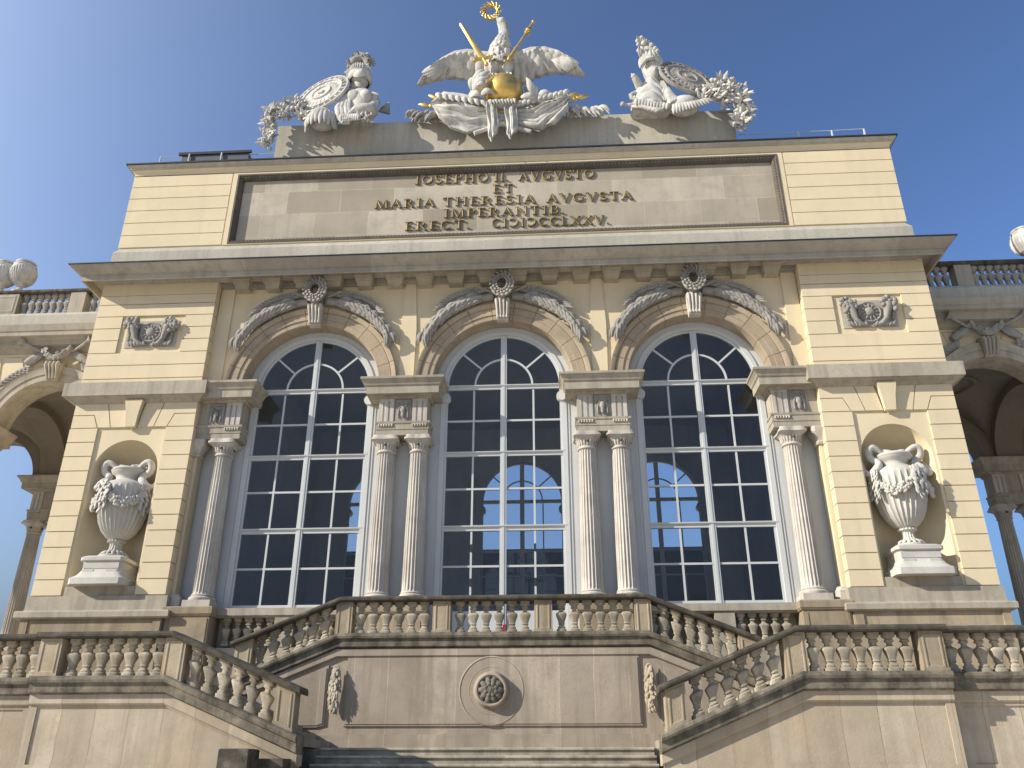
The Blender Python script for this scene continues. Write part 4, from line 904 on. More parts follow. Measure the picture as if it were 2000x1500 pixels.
# ------------------------------------------------------------------ urns in the niches
UP = [(.0, 2.30), (.14, 2.30), (.26, 2.37), (.40, 2.52), (.50, 2.72), (.565, 2.95), (.60, 3.15), (.622, 3.40), (.612, 3.55), (.57, 3.65), (.46, 3.73), (.36, 3.78), (.30, 3.82), (.295, 3.88), (.33, 3.93), (.40, 3.97), (.43, 4.03), (.43, 4.08), (.38, 4.12), (.30, 4.10), (0, 4.06)]
for s in (-1, 1):
    ux, uy = s * 9.385, .36
    U = thing('niche_urn', (ux, uy, 1.155), 'white stone urn with snake handles and garlands in the ' + ('left' if s < 0 else 'right') + ' niche', 'urn', 'white urns standing in the niches')
    p = MB()
    p.lathe([(.50, 1.157), (.66, 1.157), (.66, 1.30), (.64, 1.32), (.60, 1.34), (.53, 1.42), (.49, 1.50), (.475, 1.52), (.475, 1.70), (.49, 1.71), (.53, 1.735), (.53, 1.81), (.50, 1.83), (.44, 1.86), (.1, 1.865)], (ux, uy, 0), 48, sq=14)
    for k in (-1, 1): p.box(ux + k * .28 - .13, ux + k * .28 + .13, uy - .51, uy - .42, 1.45, 1.51)
    p.box(ux - .43, ux + .43, uy - .485, uy - .47, 1.55, 1.70)
    p.build('urn_pedestal', WHITEP, U, 30)
    f = MB().lathe([(.36, 1.862), (.36, 1.92), (.30, 1.96), (.20, 2.02), (.15, 2.10), (.135, 2.18), (.15, 2.24), (.185, 2.265), (.19, 2.30), (.14, 2.32)], (ux, uy, 0), 64, flute=16, fd=.12, fz=(1.93, 2.25))
    for j in range(16):
        a = 2 * pi * j / 16; f.leaf((ux + .33 * cos(a), uy + .33 * sin(a), 1.93), (ux + .19 * cos(a), uy + .19 * sin(a), 2.04), .05, .5, (0, 0, .02), 6, 4, (cos(a), sin(a), .5)); f.blob((ux + .185 * cos(a), uy + .185 * sin(a), 2.285), .035, n=6)
    f.build('urn_foot', WHITEP, U, 45)
    b = MB().lathe(UP, (ux, uy, 0), 168, flute=28, fd=.085, fz=(2.33, 3.52)).build('bowl', WHITEP, U, 40)
    l = MB(); l.lathe([(.36, 3.98), (.43, 4.02), (.445, 4.06), (.42, 4.10), (.36, 4.12)], (ux, uy, 0), 40)
    for j in range(26): a = 2 * pi * j / 26; l.leaf((ux + .40 * cos(a), uy + .40 * sin(a), 4.01), (ux + .40 * cos(a + .2), uy + .40 * sin(a + .2), 4.10), .05, .6, n=6, seg=4)
    for k in (-1, 1):
        for j in range(5): l.blob((ux + k * .26 + .06 * (j - 2) * k, uy - .14 + .05 * j, 4.15 + .025 * sin(j * 1.5)), (.11, .09, .065), n=10)
    l.build('lip', WHITEP, b, 50)
    for k in (-1, 1):
        h = MB()
        pts = [(.30, -.12, 4.13), (.42, -.16, 4.22), (.55, -.18, 4.27), (.64, -.16, 4.20), (.64, -.12, 4.06), (.55, -.10, 3.97), (.47, -.14, 3.90), (.47, -.20, 3.80), (.55, -.26, 3.72), (.65, -.24, 3.63), (.75, -.18, 3.60), (.81, -.10, 3.68), (.80, -.02, 3.80), (.76, .04, 3.90), (.80, .08, 3.98)]
        V = [Vector(q) for q in pts]; fine = []
        for i in range(len(V) - 1):
            p0, p1, p2, p3 = V[max(0, i - 1)], V[i], V[i + 1], V[min(len(V) - 1, i + 2)]
            for t in (0, .33, .66): fine.append(.5 * ((2 * p1) + (-p0 + p2) * t + (2 * p0 - 5 * p1 + 4 * p2 - p3) * t * t + (-p0 + 3 * p1 - 3 * p2 + p3) * t ** 3))
        m = len(fine); sc = .93
        h.tube([(ux + k * q.x * sc, uy + q.y, q.z) for q in fine], [.05 + .042 * sin(pi * min(1, (i + 3) / m)) for i in range(m)], 12)
        h.blob((ux + k * .27, uy - .12, 4.14), (.085, .07, .055), n=12)
        h.build('handle', WHITEP, U, 60)
    ga = MB()
    n = 40
    for sg in range(4):                          # swags between four bunches
        a0 = -pi / 2 + (.35 if s > 0 else -.35) + sg * pi / 2 - pi / 4 * 0
        for i in range(n + 1):
            t = i / n; a = a0 + t * pi / 2; r = .645 + .02 * sin(pi * t); z = 3.56 - .46 * sin(pi * t) ** .8
            for j in range(4):
                e = .10 * (.5 + .6 * sin(pi * t)); ga.blob((ux + (r + random.uniform(-.1, .5) * e) * cos(a), uy + (r + random.uniform(-.1, .5) * e) * sin(a) * .97, z + random.uniform(-1, 1) * e), .034 + .02 * random.random(), n=7)
        for d in (-.17, .0, .17):
            for j in range(22):
                z = 3.60 - .72 * (j / 21) * (1 if d == 0 else .85); wd = .07 * sin(pi * min(1, .25 + j / 24))
                a = a0 + d + random.uniform(-1, 1) * wd; rr = .66 - .1 * max(0, 3.1 - z) + random.uniform(0, .07)
                ga.leaf((ux + rr * cos(a), uy + rr * sin(a), z + .07), (ux + (rr + .04) * cos(a + random.uniform(-.05, .05)), uy + (rr + .04) * sin(a), z - .05), .045, .6, n=5, seg=4, up=(cos(a), sin(a), 0))
    ga.build('garland', WHITEP, b, 60)

# ------------------------------------------------------------------ eagle on its globe over a trophy of banners
EG = thing('eagle_sculpture', (0, .2, 13.6), 'white stone eagle spreading its wings on a gilded globe above banners on the roof', 'sculpture')
e = MB()
e.tube([(-.02, .25, 16.35), (-.08, .12, 16.75), (-.12, .0, 17.15), (-.11, -.03, 17.5), (-.04, 0, 17.85), (.02, .03, 18.15), (.0, .05, 18.42), (-.05, .02, 18.60)], [.20, .33, .37, .33, .225, .185, .175, .16], 16, .95)
e.blob((-.06, .0, 18.63), (.17, .17, .165), n=14); e.tube([(-.12, -.05, 18.66), (-.22, -.10, 18.76), (-.26, -.12, 18.80)], [.09, .055, .02], 8); e.tube([(-.10, -.06, 18.58), (-.2, -.1, 18.66)], [.06, .02], 8)
for k in (-1, 1):
    e.tube([(k * .17 - .05, -.02, 16.9), (k * .20 - .08, -.10, 16.6), (k * .21 - .08, -.10, 16.40), (k * .22 - .08, -.12, 16.27)], [.20, .18, .10, .07], 12)
    for q in (-1, 0, 1): e.tube([(k * .22 - .08, -.12, 16.28), (k * .22 - .08 + q * .10, -.26, 16.24), (k * .22 - .08 + q * .13, -.33, 16.15)], [.05, .04, .02], 6)
    wingp = [(-.30, .12, 17.30), (-.72, .10, 17.38), (-1.13, .05, 17.46), (-1.50, .0, 17.36), (-1.85, -.05, 17.10), (-2.12, -.08, 16.86)] if k < 0 else [(.20, .12, 17.22), (.55, .10, 17.34), (.85, .05, 17.42), (1.25, .0, 17.38), (1.65, -.05, 17.18), (1.92, -.08, 16.95)]
    e.tube(wingp, [.16, .14, .13, .12, .10, .06], 10)
    W0 = [Vector(p) for p in wingp]
    def along(t):
        t = t * (len(W0) - 1); i = min(int(t), len(W0) - 2); return W0[i].lerp(W0[i + 1], t - i)
    for nf, l0, l1, yo, am in ((8, .88, .80, .13, .07), (9, .60, .52, .03, .06), (11, .36, .34, -.06, .05)):
        M_, N_ = nf * 8, 12; F = []
        for i in range(M_ + 1):
            t = i / M_; ph = (t * nf) % 1.0; sc = sin(pi * ph) ** .5 if 0 < ph < 1 else 0.0; p = along(min(.9999, .03 + .97 * t))
            dgr = 4 + 50 * t ** 1.7; ang = radians(-90 - 4 + dgr) if k > 0 else radians(-90 + 4 - dgr); d = Vector((cos(ang), 0, sin(ang)))
            L = (l0 + (l1 - l0) * t) * (1 + (.10 * sin(6.5 * t + .4) if nf == 8 else 0)) * (.90 + .10 * sc); rf = []; rb = []
            for q in range(N_ + 1):
                v = q / N_; c = p + d * (L * v - .04) + Vector((0, yo * (.25 + .75 * v) + .16 * v * v - .10 * sin(pi * v), 0))
                rf.append(tuple(c + Vector((0, -.02 - am * (.35 + .65 * v) * (sc - .12 * abs(ph - .5) * (1 if v > .2 else 0)), 0)))); rb.append(tuple(c + Vector((0, .075, 0))))
            F.append(rf + rb[::-1])
        e.grid(F, True, False, True)
    for i in range(5):
        a = W0[-1]; ang = radians(-36 - 11 * i) if k > 0 else radians(-144 + 11 * i); e.leaf(a + Vector((-k * (.20 + .05 * i), .02 * i, .04)), a + Vector(((.46 - .03 * i) * cos(ang), .03 * i, .46 * sin(ang))), .12, .34, (0, -.03, 0), 8, 7, (0, -1, 0), .6)
for i in range(110):                             # breast and neck feathers
    z = 16.75 + 1.5 * random.random(); r = .36 if z < 17.5 else .36 - .26 * (z - 17.5) / .75
    cx = -.10 + (.10 * max(0, z - 17.4)); a = random.uniform(-2.7, -.4)
    p = Vector((cx + r * cos(a), .02 + r * sin(a), z)); e.leaf(p, p + Vector((.03 * cos(a), .05 * sin(a), -.16)), .05, .6, n=6, seg=4, up=(cos(a), sin(a), 0))
for i in range(-3, 4): e.leaf((i * .04, .3, 16.6), (i * .16, .42, 16.05), .10, .4)
fuse(e, 'eagle', WHITE, EG, .017)
g = MB().blob((.0, -.05, 15.64), .60, n=48).build('globe', GOLD, EG, 60)
wm = MB(); wcx, wcz = -.40, 19.07
wm.grid([[(wcx + (.235 + .07 * cos(b)) * cos(a) * .95, -.05 + .065 * sin(b), wcz + (.27 + .07 * cos(b)) * sin(a) * 1.05) for b in [2 * pi * j / 10 for j in range(10)]] for a in [2 * pi * i / 36 for i in range(36)]], True, True)
for i in range(40):
    a = 2 * pi * i / 40; r1 = .25 + .05 * (i % 3 - 1)
    wm.leaf((wcx + r1 * cos(a), -.11, wcz + 1.12 * r1 * sin(a)), (wcx + (r1 + .04) * cos(a + .28), -.13, wcz + 1.12 * (r1 + .04) * sin(a + .28)), .035, .6, n=6, seg=4)
wm.build('laurel_wreath', GOLD, EG, 50)
sw = MB(); p0, p1 = Vector((-.60, -.42, 16.72)), Vector((-1.35, -.25, 18.42)); d = (p1 - p0).normalized(); sd = d.cross(Vector((0, 1, 0))).normalized()
rows = []
for t, w in ((0, .085), (.12, .09), (.9, .05), (.97, .04), (1, .005)):
    c = p0.lerp(p1, t); rows.append([tuple(c + sd * w), tuple(c + Vector((0, -.03, 0))), tuple(c - sd * w), tuple(c + Vector((0, .03, 0)))])
sw.grid(rows, True, False, True)
sw.tube([tuple(p0 - sd * .24 - d * .06), tuple(p0), tuple(p0 + sd * .24 + d * .06)], [.055, .05, .055], 8); sw.blob(tuple(p0 - sd * .25 - d * .06), .06, n=8); sw.blob(tuple(p0 + sd * .25 + d * .06), .06, n=8)
sw.tube([tuple(p0), tuple(p0 - d * .26)], .045, 8); sw.blob(tuple(p0 - d * .30), .065, n=10)
sw.build('sword', GOLD, EG, 40)
sc_ = MB(); a, b = Vector((.17, -.40, 16.60)), Vector((.97, -.22, 18.42))
sc_.tube([tuple(a.lerp(b, t)) for t in (0, .06, .12, .3, .31, .5, .66, .68, .72, .74, .80, .81, .86, .92, .96, 1.0)], [.05, .085, .06, .065, .045, .04, .035, .075, .05, .09, .06, .035, .05, .035, .06, .02], 10)
for j in range(6): t = 2 * pi * j / 6; c = a.lerp(b, .72); sc_.leaf(tuple(c), tuple(c + Vector((.09 * cos(t), .09 * sin(t), -.10))), .03, .5, n=5, seg=4)
sc_.build('sceptre', GOLD, EG, 40)
def cloth(top, bot, nu, nv, fold, amp, y0, ybulge, thick=.06, along=True, phase=0.0):
    """folded cloth between an upper and a lower edge (x, z polylines)"""
    def pl(poly, t):
        t = t * (len(poly) - 1); i = min(int(t), len(poly) - 2); q = t - i; a, b = Vector(poly[i]), Vector(poly[i + 1]); return a.lerp(b, q)
    F = []; B = []
    for i in range(nu + 1):
        u = i / nu; T, O = pl(top, u), pl(bot, u); rf = []; rb = []
        for j in range(nv + 1):
            v = j / nv; p = T.lerp(O, v)
            ph = (v * fold + .9 * sin(2.2 * u + phase) + .28 * sin(6.5 * v + 4 * u + phase) + .15 * sin(15 * u)) if along else (u * fold + .35 * sin(3 * v) + .2 * sin(7 * u + 5 * v))
            y = y0 - ybulge * sin(pi * (.15 + .7 * u)) * (.4 + .6 * v) - amp * (abs(sin(ph * pi)) ** .55) * (.55 + .45 * sin(pi * u)) * (.7 + .45 * sin(2.3 * ph + 5 * u)) - .02 * sin(11 * u + 5 * v)
            rf.append((p.x, y, p.y)); rb.append((p.x, y + thick + .05, p.y))
        F.append(rf + rb[::-1])
    return MB().grid(F, True, False, True)
bl = cloth([(-2.12, 15.25), (-1.75, 15.42), (-1.3, 15.28), (-.8, 15.12), (-.28, 15.02)], [(-2.02, 15.0), (-1.86, 14.55), (-1.5, 14.18), (-1.02, 13.99), (-.40, 14.22)], 40, 44, 5.2, .17, -.12, .22)
bl.tube([(-2.10, -.15, 15.30), (-1.75, -.28, 15.45), (-1.3, -.32, 15.32), (-.8, -.32, 15.15), (-.3, -.30, 15.02)], [.06, .12, .13, .12, .10], 10)
for i in range(9): bl.leaf((-1.95 + .19 * i, -.33, 15.50 - .045 * i), (-1.83 + .19 * i, -.42, 15.18 - .05 * i), .085, .6, (0, -.05, 0), 8, 6)
bl.build('banner', WHITE, EG, 60)
br_ = cloth([(2.06, 15.28), (1.6, 15.34), (1.2, 15.16), (.8, 15.02), (.28, 14.98)], [(1.98, 15.18), (1.92, 14.65), (1.55, 14.15), (1.05, 13.98), (.42, 14.28)], 40, 44, 5.0, .17, -.12, .22, phase=1.2)
for i in range(11): br_.leaf((1.95 - .15 * i, -.33, 15.40 - .04 * i), (1.76 - .15 * i, -.40, 15.12 - .04 * i), .085, .6, (0, -.06, 0), 8, 6)
br_.build('banner', WHITE, EG, 60)
for x0, x1, zb, ph in ((-.46, -.12, 13.66, 0), (.06, .45, 13.70, 1)):
    c = cloth([(x0, 15.0), (x1, 15.0)], [(x0 + .06, zb + .12), ((x0 + x1) / 2, zb - .08), (x1 - .03, zb + .25)], 26, 30, 3.3, .10, -.38, .04, along=False)
    c.v = [(x + .03 * sin(5 * z), y + .03 * sin(8 * z + ph), z) for x, y, z in c.v]
    c.build('cloth_end', WHITE, EG, 60)
k = MB(); k.blob((0, -.38, 14.92), (.34, .18, .14), n=14, rough=.15)
for i in range(9): k.leaf((-.38 + .09 * i, -.44, 15.0 - .03 * (i % 2)), (-.30 + .085 * i, -.56, 14.78), .06, .7, (0, -.05, .03), 8, 6)
k.build('knot', WHITE, EG, 60)
lf = MB()                                        # big leaves and cloth gathered round the globe
lf.tube([(-.95, .1, 15.25), (-.98, .1, 15.55), (-.85, .1, 15.95), (-.62, .12, 16.2)], [.16, .17, .14, .06], 10)
for p0, p1, wd in (((-.85, -.35, 15.55), (-.55, -.50, 16.20), .13), ((-.80, -.42, 15.55), (-.36, -.60, 16.0), .13), ((-.85, -.42, 15.45), (-.40, -.62, 15.72), .13), ((-.9, -.3, 15.6), (-.82, -.35, 16.0), .13), ((-.75, -.45, 15.60), (-.45, -.60, 15.40), .11), ((-.95, -.25, 15.35), (-.6, -.5, 15.15), .13), ((-.62, -.45, 15.25), (-.2, -.6, 15.12), .12)): lf.leaf(p0, p1, wd, .5, (-.03, -.12, .03), 10, 8)
lf.build('leaf_cluster', WHITE, EG, 60); lf = MB()
lf.tube([(.62, .05, 15.15), (.80, .0, 15.4), (.80, .05, 15.75), (.66, .1, 16.02)], [.14, .16, .14, .06], 10)
for p0, p1, wd in (((.85, -.2, 15.2), (.70, -.30, 16.0), .12), ((.95, -.15, 15.2), (.88, -.2, 15.8), .10), ((.55, -.4, 15.15), (1.0, -.35, 15.02), .12), ((.95, -.15, 15.3), (1.42, -.2, 15.42), .14), ((1.0, -.1, 15.3), (1.38, -.1, 15.52), .10)): lf.leaf(p0, p1, wd, .6, (.05, -.10, .02), 10, 8)
lf.build('leaf_cluster', WHITE, EG, 60)
for a, b in (((-2.10, -.05, 15.27), (.82, -.30, 13.93)), ((-1.85, -.02, 15.52), (.3, -.2, 14.4)), ((2.05, -.05, 15.28), (-.82, -.32, 13.93)), ((1.80, -.02, 15.40), (-.3, -.2, 14.4))): MB().tube([a, b], .065, 10).build('flagpole', WHITE, EG, 50)
for tip, base in (((-2.56, .0, 15.42), (-2.10, -.05, 15.28)), ((-2.28, .05, 15.82), (-1.80, -.02, 15.50)), ((-1.90, .3, 15.92), (-1.45, .2, 15.60)), ((2.28, .05, 15.64), (1.78, -.02, 15.40)), ((2.56, .0, 15.50), (2.02, -.05, 15.29))):
    t, b = Vector(tip), Vector(base); MB().tube([tuple(b.lerp(t, q)) for q in (0, .12, .14, .3, .32, .36, .5, .75, .95, 1)], [.05, .05, .085, .06, .09, .04, .085, .07, .035, .005], 8, .7).build('gilded_spearhead', GOLD, EG, 50)
MB().tube([(-1.9, .15, 15.58), (-1.1, .0, 15.05)], [.13, .13], 12).build('drum_pole', CARVE, EG, 50)
# leaf sprays lying on the parapet either side of the banners
def spray(p0, dirx, n, ln, mat, lab, grp):
    t = thing('leaf_spray', p0, lab, 'leaf carving', grp); b = MB()
    for i in range(n):
        q = i / (n - 1); c = Vector(p0) + Vector((dirx * ln * q, 0, 0))
        for j in range(3):
            b.leaf(c + Vector((-dirx * .1, -.05 * j, .02)), c + Vector((dirx * random.uniform(.12, .3), -.25 - .1 * random.random(), random.uniform(-.32, .02) + .0)), .09, .55, (0, -.08, .14), 8, 6)
            b.leaf(c, c + Vector((dirx * random.uniform(.05, .3), -.02, random.uniform(.1, .26))), .08, .5, (0, -.08, .06), 8, 6)
    b.build('leaves', mat, t, 60)
spray((-1.95, .15, 14.86), -1, 7, .72, CARVE, 'grey carved leaf spray on the parapet left of the banners', 'leaf sprays on the parapet')
spray((1.98, .15, 14.80), 1, 7, .85, WHITE, 'sunlit white carved leaf spray on the parapet right of the banners', 'leaf sprays on the parapet')

# ------------------------------------------------------------------ armour trophies at the parapet ends
def foliage(path, cnt, wd, rad, b):
    P = [Vector(p) for p in path]
    for i in range(cnt):
        t = random.random() * (len(P) - 1); k = min(int(t), len(P) - 2); c = P[k].lerp(P[k + 1], t - k)
        o = Vector((random.uniform(-1, 1), random.uniform(-1, .3), random.uniform(-1, 1))) * rad; d = Vector((random.uniform(-1, 1), random.uniform(-1, .2), random.uniform(-.6, 1))).normalized()
        if random.random() < .45: b.blob(c + o, wd * random.uniform(.6, 1.0), n=7)
        else: b.leaf(c + o, c + o + d * wd * 3.2, wd * .75, .5, n=6, seg=5)
def shield(parent, c, major, nvec, R, mat):
    b = MB(); M = Vector(major).normalized(); N = Vector(nvec); N = (N - M * N.dot(M)).normalized(); Q = N.cross(M); c = Vector(c); rows = []
    for r, h in ((0, .14), (.10, .15), (.12, .10), (.30, .09), (.32, .12), (.36, .12), (.38, .08), (.70, .04), (.72, .08), (.78, .08), (.80, .04), (.92, .0), (.94, .06), (1.0, .05), (1.02, .0), (1.0, -.06), (.0, -.02)):
        rows.append([tuple(c + M * (R * r * cos(a)) + Q * (R * .80 * r * sin(a)) + N * (h * R)) for a in [2 * pi * i / 48 for i in range(48)]])
    b.grid(rows, True)
    for i in range(24):
        a = 2 * pi * i / 24
        for r in (.55, .86): p = c + (M * cos(a) + Q * (.8 * sin(a))) * (R * r) + N * (.05 * R); b.leaf(p - (M * cos(a) + Q * sin(a)) * .09 * R, p + (M * cos(a) + Q * sin(a)) * .09 * R, .035 * R * (1.6 if r < .6 else 1), .6, n=5, seg=4, up=tuple(N))
    return b.build('shield', mat, parent, 50)
TL = thing('armour_trophy', (-4.7, .2, 14.9), 'trophy with a plumed visored helmet and pale round shield on the roof parapet', 'sculpture', 'armour trophies on the parapet')
hm = MB(); hc = Vector((-4.40, -.05, 16.60))
hm.blob(hc, (.33, .36, .37), n=24)
rows = [[(hc.x + r * cos(a), hc.y + r * 1.08 * sin(a), z) for a in [2 * pi * i / 28 for i in range(28)]] for z, r in ((16.33, .30), (16.36, .345), (16.45, .375), (16.5, .36), (16.54, .345), (16.56, .36), (16.60, .35))]
hm.grid(rows, True)
for i in range(15):
    a = pi + pi * (i + .5) / 15
    hm.tube([(hc.x + .355 * cos(a), hc.y + .38 * sin(a), 16.58), (hc.x + .32 * cos(a), hc.y + .35 * sin(a), 16.80)], .022, 6)
hm.leaf((-4.52, -.30, 16.42), (-4.12, -.42, 16.26), .17, .55, (.05, -.12, -.05), 10, 8)
hm.tube([(-4.62, .02, 16.35), (-4.62, .0, 16.1), (-4.55, 0, 15.95)], [.12, .10, .14], 8); hm.tube([(-4.42, .0, 16.30), (-4.42, -.02, 16.0)], [.20, .23], 10)
H = hm.build('helmet', WHITE, TL, 50)
pm = MB(); arcp = [(-4.72, .05, 16.45), (-4.78, .05, 16.80), (-4.74, .05, 17.12), (-4.62, .05, 17.36), (-4.44, .03, 17.46), (-4.27, .0, 17.36), (-4.2, -.02, 17.15), (-4.24, -.02, 17.0)]
pm.tube(arcp, [.07, .11, .13, .15, .16, .15, .12, .06], 10)
for i in range(60):
    t = random.random() * 6.9; k_ = int(t); c = Vector(arcp[k_]).lerp(Vector(arcp[k_ + 1]), t - k_); d = Vector((random.uniform(-.2, 1), random.uniform(-.8, .3), random.uniform(-.9, .2))) if k_ > 3 else Vector((random.uniform(-.5, .4), random.uniform(-.8, .2), random.uniform(.2, 1)))
    pm.leaf(c, c + d.normalized() * .24, .055, .55, (0, -.02, .05), 6, 5)
pm.build('plume', CARVE, H, 60)
cu = MB(); cu.tube([(-4.32, .05, 14.85), (-4.28, .0, 15.2), (-4.30, -.02, 15.55), (-4.36, .0, 15.85), (-4.40, .0, 16.02)], [.40, .42, .46, .38, .20], 18, .8)
cu.blob((-4.48, -.26, 15.58), (.24, .16, .24), n=12); cu.blob((-4.12, -.26, 15.58), (.22, .16, .22), n=12)
cu.tube([(-4.0, .05, 15.85), (-3.86, -.05, 15.55), (-3.88, -.2, 15.2), (-4.05, -.36, 15.02)], [.17, .16, .14, .12], 12)
for i in range(6): cu.leaf((-3.98 + .02 * i, -.2, 15.75 - .12 * i), (-3.72, -.22, 15.66 - .13 * i), .06, .6, n=6, seg=5)
cu.blob((-4.08, -.32, 14.93), (.42, .28, .20), n=16); cu.tube([(-4.55, -.4, 14.75), (-4.2, -.52, 14.98), (-3.8, -.35, 14.95)], [.05, .06, .05], 8)
cu.build('cuirass', WHITE, TL, 60)
ck = MB()
for i, (xa, xb) in enumerate(((-4.78, -4.86), (-4.72, -4.74), (-4.64, -4.62), (-4.58, -4.52))): ck.tube([(xa + .1, -.08, 15.98), (xa, -.22, 15.6), (xb - .04, -.30, 15.1), (xb + .06, -.36, 14.65), (-4.62 + .03 * i, -.45, 14.42)], [.08, .10, .11, .10, .07], 10)
ck.build('cloak', WHITE, TL, 60)
dr = MB(); dr.blob((-5.38, -.15, 14.85), (.42, .36, .36), n=16)
for i in range(12):
    a = pi + pi * i / 11; dr.leaf((-5.36 + .34 * cos(a), -.2 + .25 * sin(a), 14.95), (-5.36 + .46 * cos(a), -.25 + .36 * sin(a), 14.28 + .07 * (i % 2)), .10, .7, (0, -.04, 0), 8, 7)
for i in range(9): dr.leaf((-4.72 + .07 * i, -.35, 14.80), (-4.70 + .06 * i, -.5, 14.42 + .05 * abs(i - 4) % 3 * .1), .08, .7, (0, -.06, 0), 8, 6)
foliage([(-4.25, -.38, 14.62), (-3.9, -.36, 14.55)], 40, .055, .14, dr)
dr.tube([(-4.66, -.42, 14.7), (-4.6, -.5, 14.5), (-4.45, -.5, 14.5), (-4.42, -.44, 14.68)], .05, 8)
dr.build('drapery', WHITE, TL, 60)
shield(TL, (-5.48, -.15, 15.82), (-1.38, .10, -1.12), (-.44, -.90, .06), .92, WHITE)
q = MB().grid([[(-3.78, .1, 15.32), (-3.78, .16, 15.32), (-3.74, .16, 15.44), (-3.74, .1, 15.44)], [(-3.42, .0, 15.14), (-3.42, .1, 15.14), (-3.46, .1, 15.58), (-3.46, .0, 15.58)]], True, False, True); q.build('arrow_fletching', CARVE, TL)  # flat wedge standing for the fletching of an arrow
fo = MB(); foliage([(-6.1, -.1, 15.35), (-6.35, -.1, 15.45), (-6.6, -.1, 15.1), (-6.85, -.1, 15.1)], 120, .075, .22, fo); foliage([(-6.85, -.05, 15.25), (-6.98, -.08, 15.2), (-7.0, -.05, 14.7), (-6.95, -.05, 14.3), (-6.95, -.05, 13.95)], 150, .075, .15, fo); foliage([(-6.0, -.15, 15.0), (-5.8, -.15, 14.8)], 30, .08, .15, fo)
fo.build('oak_leaves', WHITE, TL, 60)
TR = thing('armour_trophy', (4.5, .2, 14.9), 'trophy with a beast-crested helmet, draped cuirass and shield coloured dark for its shade on the roof parapet', 'sculpture', 'armour trophies on the parapet')
hb = MB(); hb.tube([(4.62, .1, 15.9), (4.55, .05, 16.3), (4.46, .0, 16.7), (4.42, .0, 17.0), (4.40, .02, 17.25), (4.34, .0, 17.45), (4.26, -.03, 17.55)], [.24, .34, .33, .24, .21, .17, .08], 16, .95)
hb.tube([(4.62, .05, 17.0), (4.68, .05, 16.8), (4.78, .1, 16.45), (4.78, .12, 16.1)], [.06, .1, .14, .12], 10)
for i in range(18):
    a = pi + pi * (i + .5) / 18; hb.leaf((4.46 + .33 * cos(a), .0 + .33 * sin(a), 16.45), (4.43 + .24 * cos(a), .0 + .26 * sin(a), 16.95 - .1 * (i % 2)), .06, .6, (.02 * cos(a), -.03, 0), 6, 5)
for x, z, r in ((4.10, 17.40, .08), (4.22, 17.50, .08), (4.10, 17.25, .06), (4.1, 17.0, .07), (4.18, 16.9, .07), (4.60, 17.05, .08), (4.66, 16.95, .07), (4.28, 17.3, .1), (4.5, 17.2, .08)): hb.blob((x, -.18, z), r, n=8)
for i in range(6): hb.leaf((4.16 + .03 * i, -.12, 17.25), (4.06 + .06 * i, -.32, 17.48 - .03 * i), .04, .6, n=6, seg=4)
for i in range(5): hb.leaf((4.14 + .05 * i, -.15, 16.75), (4.08 + .07 * i, -.34, 17.02 - .06 * (i % 2)), .05, .6, n=6, seg=4)
hb.tube([(4.14, -.20, 16.38), (4.3, -.36, 16.48), (4.55, -.36, 16.50), (4.75, -.15, 16.40)], .055, 8)
hb.build('crested_helmet', WHITE, TR, 60)
fc = MB(); fc.blob((4.50, -.08, 16.12), (.20, .22, .28), n=16); fc.tube([(4.48, .0, 16.0), (4.44, -.02, 15.7)], [.17, .22], 10); fc.blob((4.52, -.31, 16.12), (.04, .06, .07), n=8)
fuse(fc, 'visor_face', WHITE, TR, .03)
to = MB(); rows = []
for i in range(61):
    t = i / 60; z = 14.72 + 1.2 * t; cx_ = 4.30 + .12 * t; rx_ = .56 - .10 * t - .30 * max(0, t - .62) / .38; ry_ = .46 - .22 * t; row = []
    for j in range(56):
        a = 2 * pi * j / 56; u = cos(a); ph = (z + .42 * u * u + .12 * u) * 5.4 + .5 * sin(3.1 * u + 2 * z)
        f = .055 * (abs(sin(ph * pi / 2)) ** .6 - .5) * (1 if sin(a) < .2 else 0) * (1 - .5 * t)
        row.append((cx_ + (rx_ + f) * u, .02 + (ry_ + 1.3 * f) * sin(a), z))
    rows.append(row)
to.grid(rows, True, False, True)
for i in range(4): to.tube([(4.72 - .03 * i, -.05, 15.95), (4.80 - .04 * i, -.18, 15.55), (4.84 - .05 * i, -.24, 15.15), (4.80 - .06 * i, -.30, 14.85)], [.04, .06, .065, .05], 8)
to.tube([(4.05, -.1, 15.65), (3.96, -.25, 15.72), (3.90, -.3, 15.82)], [.13, .11, .10], 10); to.blob((3.88, -.3, 15.86), (.10, .09, .08), n=8, rough=.3); to.leaf((3.88, -.3, 15.86), (3.80, -.33, 15.96), .05, .6)
to.build('cuirass', WHITE, TR, 60)
sn = MB(); sn.tube([(3.95, -.2, 15.05), (3.78, -.2, 15.10), (3.76, -.2, 15.24), (3.88, -.2, 15.32), (3.98, -.18, 15.25)], [.06, .07, .07, .065, .05], 8); sn.leaf((3.95, -.2, 14.85), (3.46, -.25, 14.83), .09, .6); sn.blob((3.5, -.25, 14.86), .08, n=8)
sn.build('scroll', WHITE, TR, 60)
d2 = MB()
for i in range(11): d2.leaf((3.92 + .085 * i, -.30, 14.86 - .02 * i), (3.84 + .085 * i, -.52, 14.55 - .02 * i), .10, .7, (0, -.08, .02), 8, 6)
for i in range(5): d2.tube([(3.75 + .12 * i, -.35, 14.66 - .05 * i), (4.0 + .1 * i, -.5, 14.5 - .05 * i), (4.35 + .06 * i, -.5, 14.38)], [.05, .07, .06], 8)
d2.tube([(4.8, -.05, 15.6), (4.85, -.15, 15.1), (5.0, -.2, 14.75)], [.14, .22, .25], 12); d2.blob((5.28, -.15, 14.78), (.46, .34, .30), n=16)
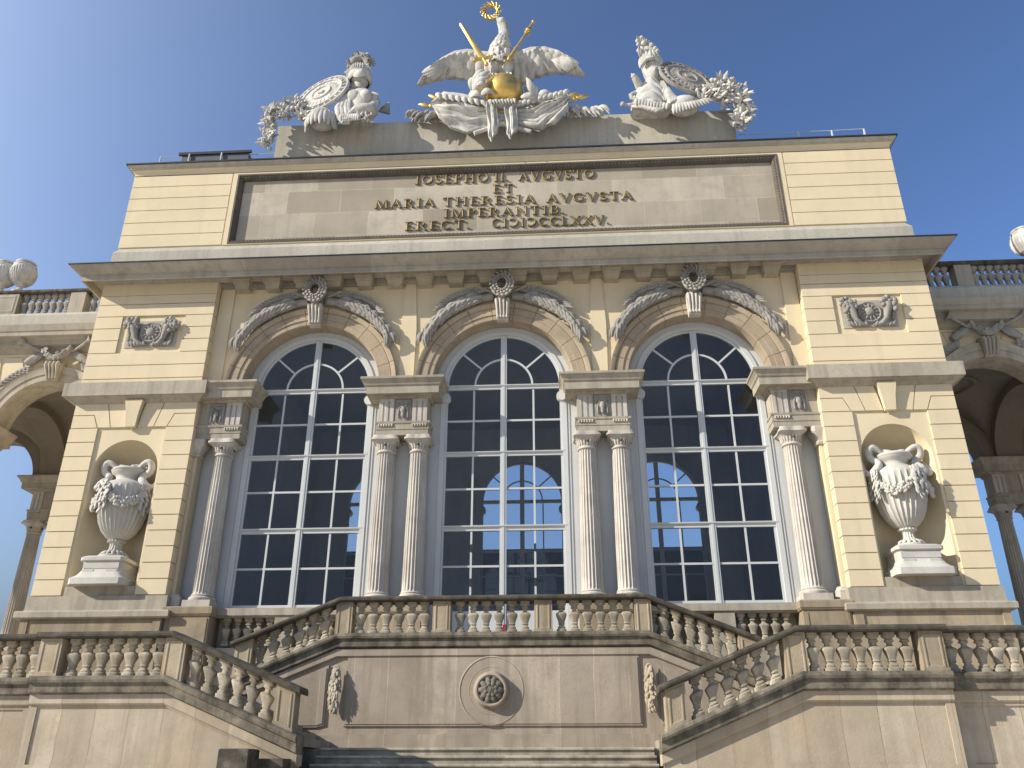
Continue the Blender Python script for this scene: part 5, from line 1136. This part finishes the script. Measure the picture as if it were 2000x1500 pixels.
for i in range(12):
    q = i / 11; d2.leaf((4.98 + .75 * q, -.25, 14.75 + .05 * q), (4.88 + 1.05 * q, -.52, 14.18 + .32 * q), .10, .7, (0, -.08, 0), 8, 7)
d2.build('drapery', WHITE, TR, 60)
shield(TR, (5.45, -.10, 15.88), (1.35, .10, -1.0), (.42, -.88, .15), .90, CARVE)  # darker grey puts the shade on this shield's face into its colour
f2 = MB(); foliage([(5.75, -.1, 15.1), (6.1, -.1, 15.2), (6.5, -.1, 15.1), (6.6, -.05, 14.9)], 150, .08, .22, f2); foliage([(6.3, -.05, 15.45), (6.5, -.05, 15.5), (6.7, -.05, 15.2), (6.95, -.05, 14.9), (6.95, -.05, 14.4), (6.82, -.05, 13.95)], 270, .085, .23, f2)
f2.build('oak_leaves', WHITE, TR, 60)

# ------------------------------------------------------------------ roof rails and hatch
for s in (-1, 1):
    RR = thing('roof_rail', (s * 9.2, .6, 13.4), 'thin cable rail on short posts along the roof edge, ' + ('left beside the dark skylight' if s < 0 else 'right of the trophies'), 'roof rail', 'cable rails on the roof edge')
    for i, x in enumerate((8.65, 9.62, 10.55)):
        p = MB().tube([(s * x, .6, 13.4), (s * x, .6, 14.32)], .028, 6)
        if i == 2: p.tube([(s * (x - .12), .6, 13.4), (s * x, .6, 14.30)], .02, 5)
        p.build('post', STEEL, RR)
    MB().tube([(s * 6.9, .6, 14.30), (s * 7.8, .6, 14.27), (s * 8.65, .6, 14.31), (s * 9.62, .6, 14.31), (s * 10.55, .6, 14.33)], .014, 5).build('cable', STEEL, RR)
SK = thing('skylight', (-8.8, .7, 13.4), 'dark framed skylight on the roof edge behind the left rail', 'skylight')
MB().box(-9.85, -7.78, .55, 1.6, 13.42, 14.30).build('glazing', FROST, SK)
b = MB(); b.box(-9.95, -7.70, .50, .56, 14.29, 14.38)
b.build('top_bar', LEAD, SK)
for x in (-9.6, -8.6): MB().tube([(x, .5, 13.45), (x, .5, 14.3)], .03, 6).build('strut', STEEL, SK)
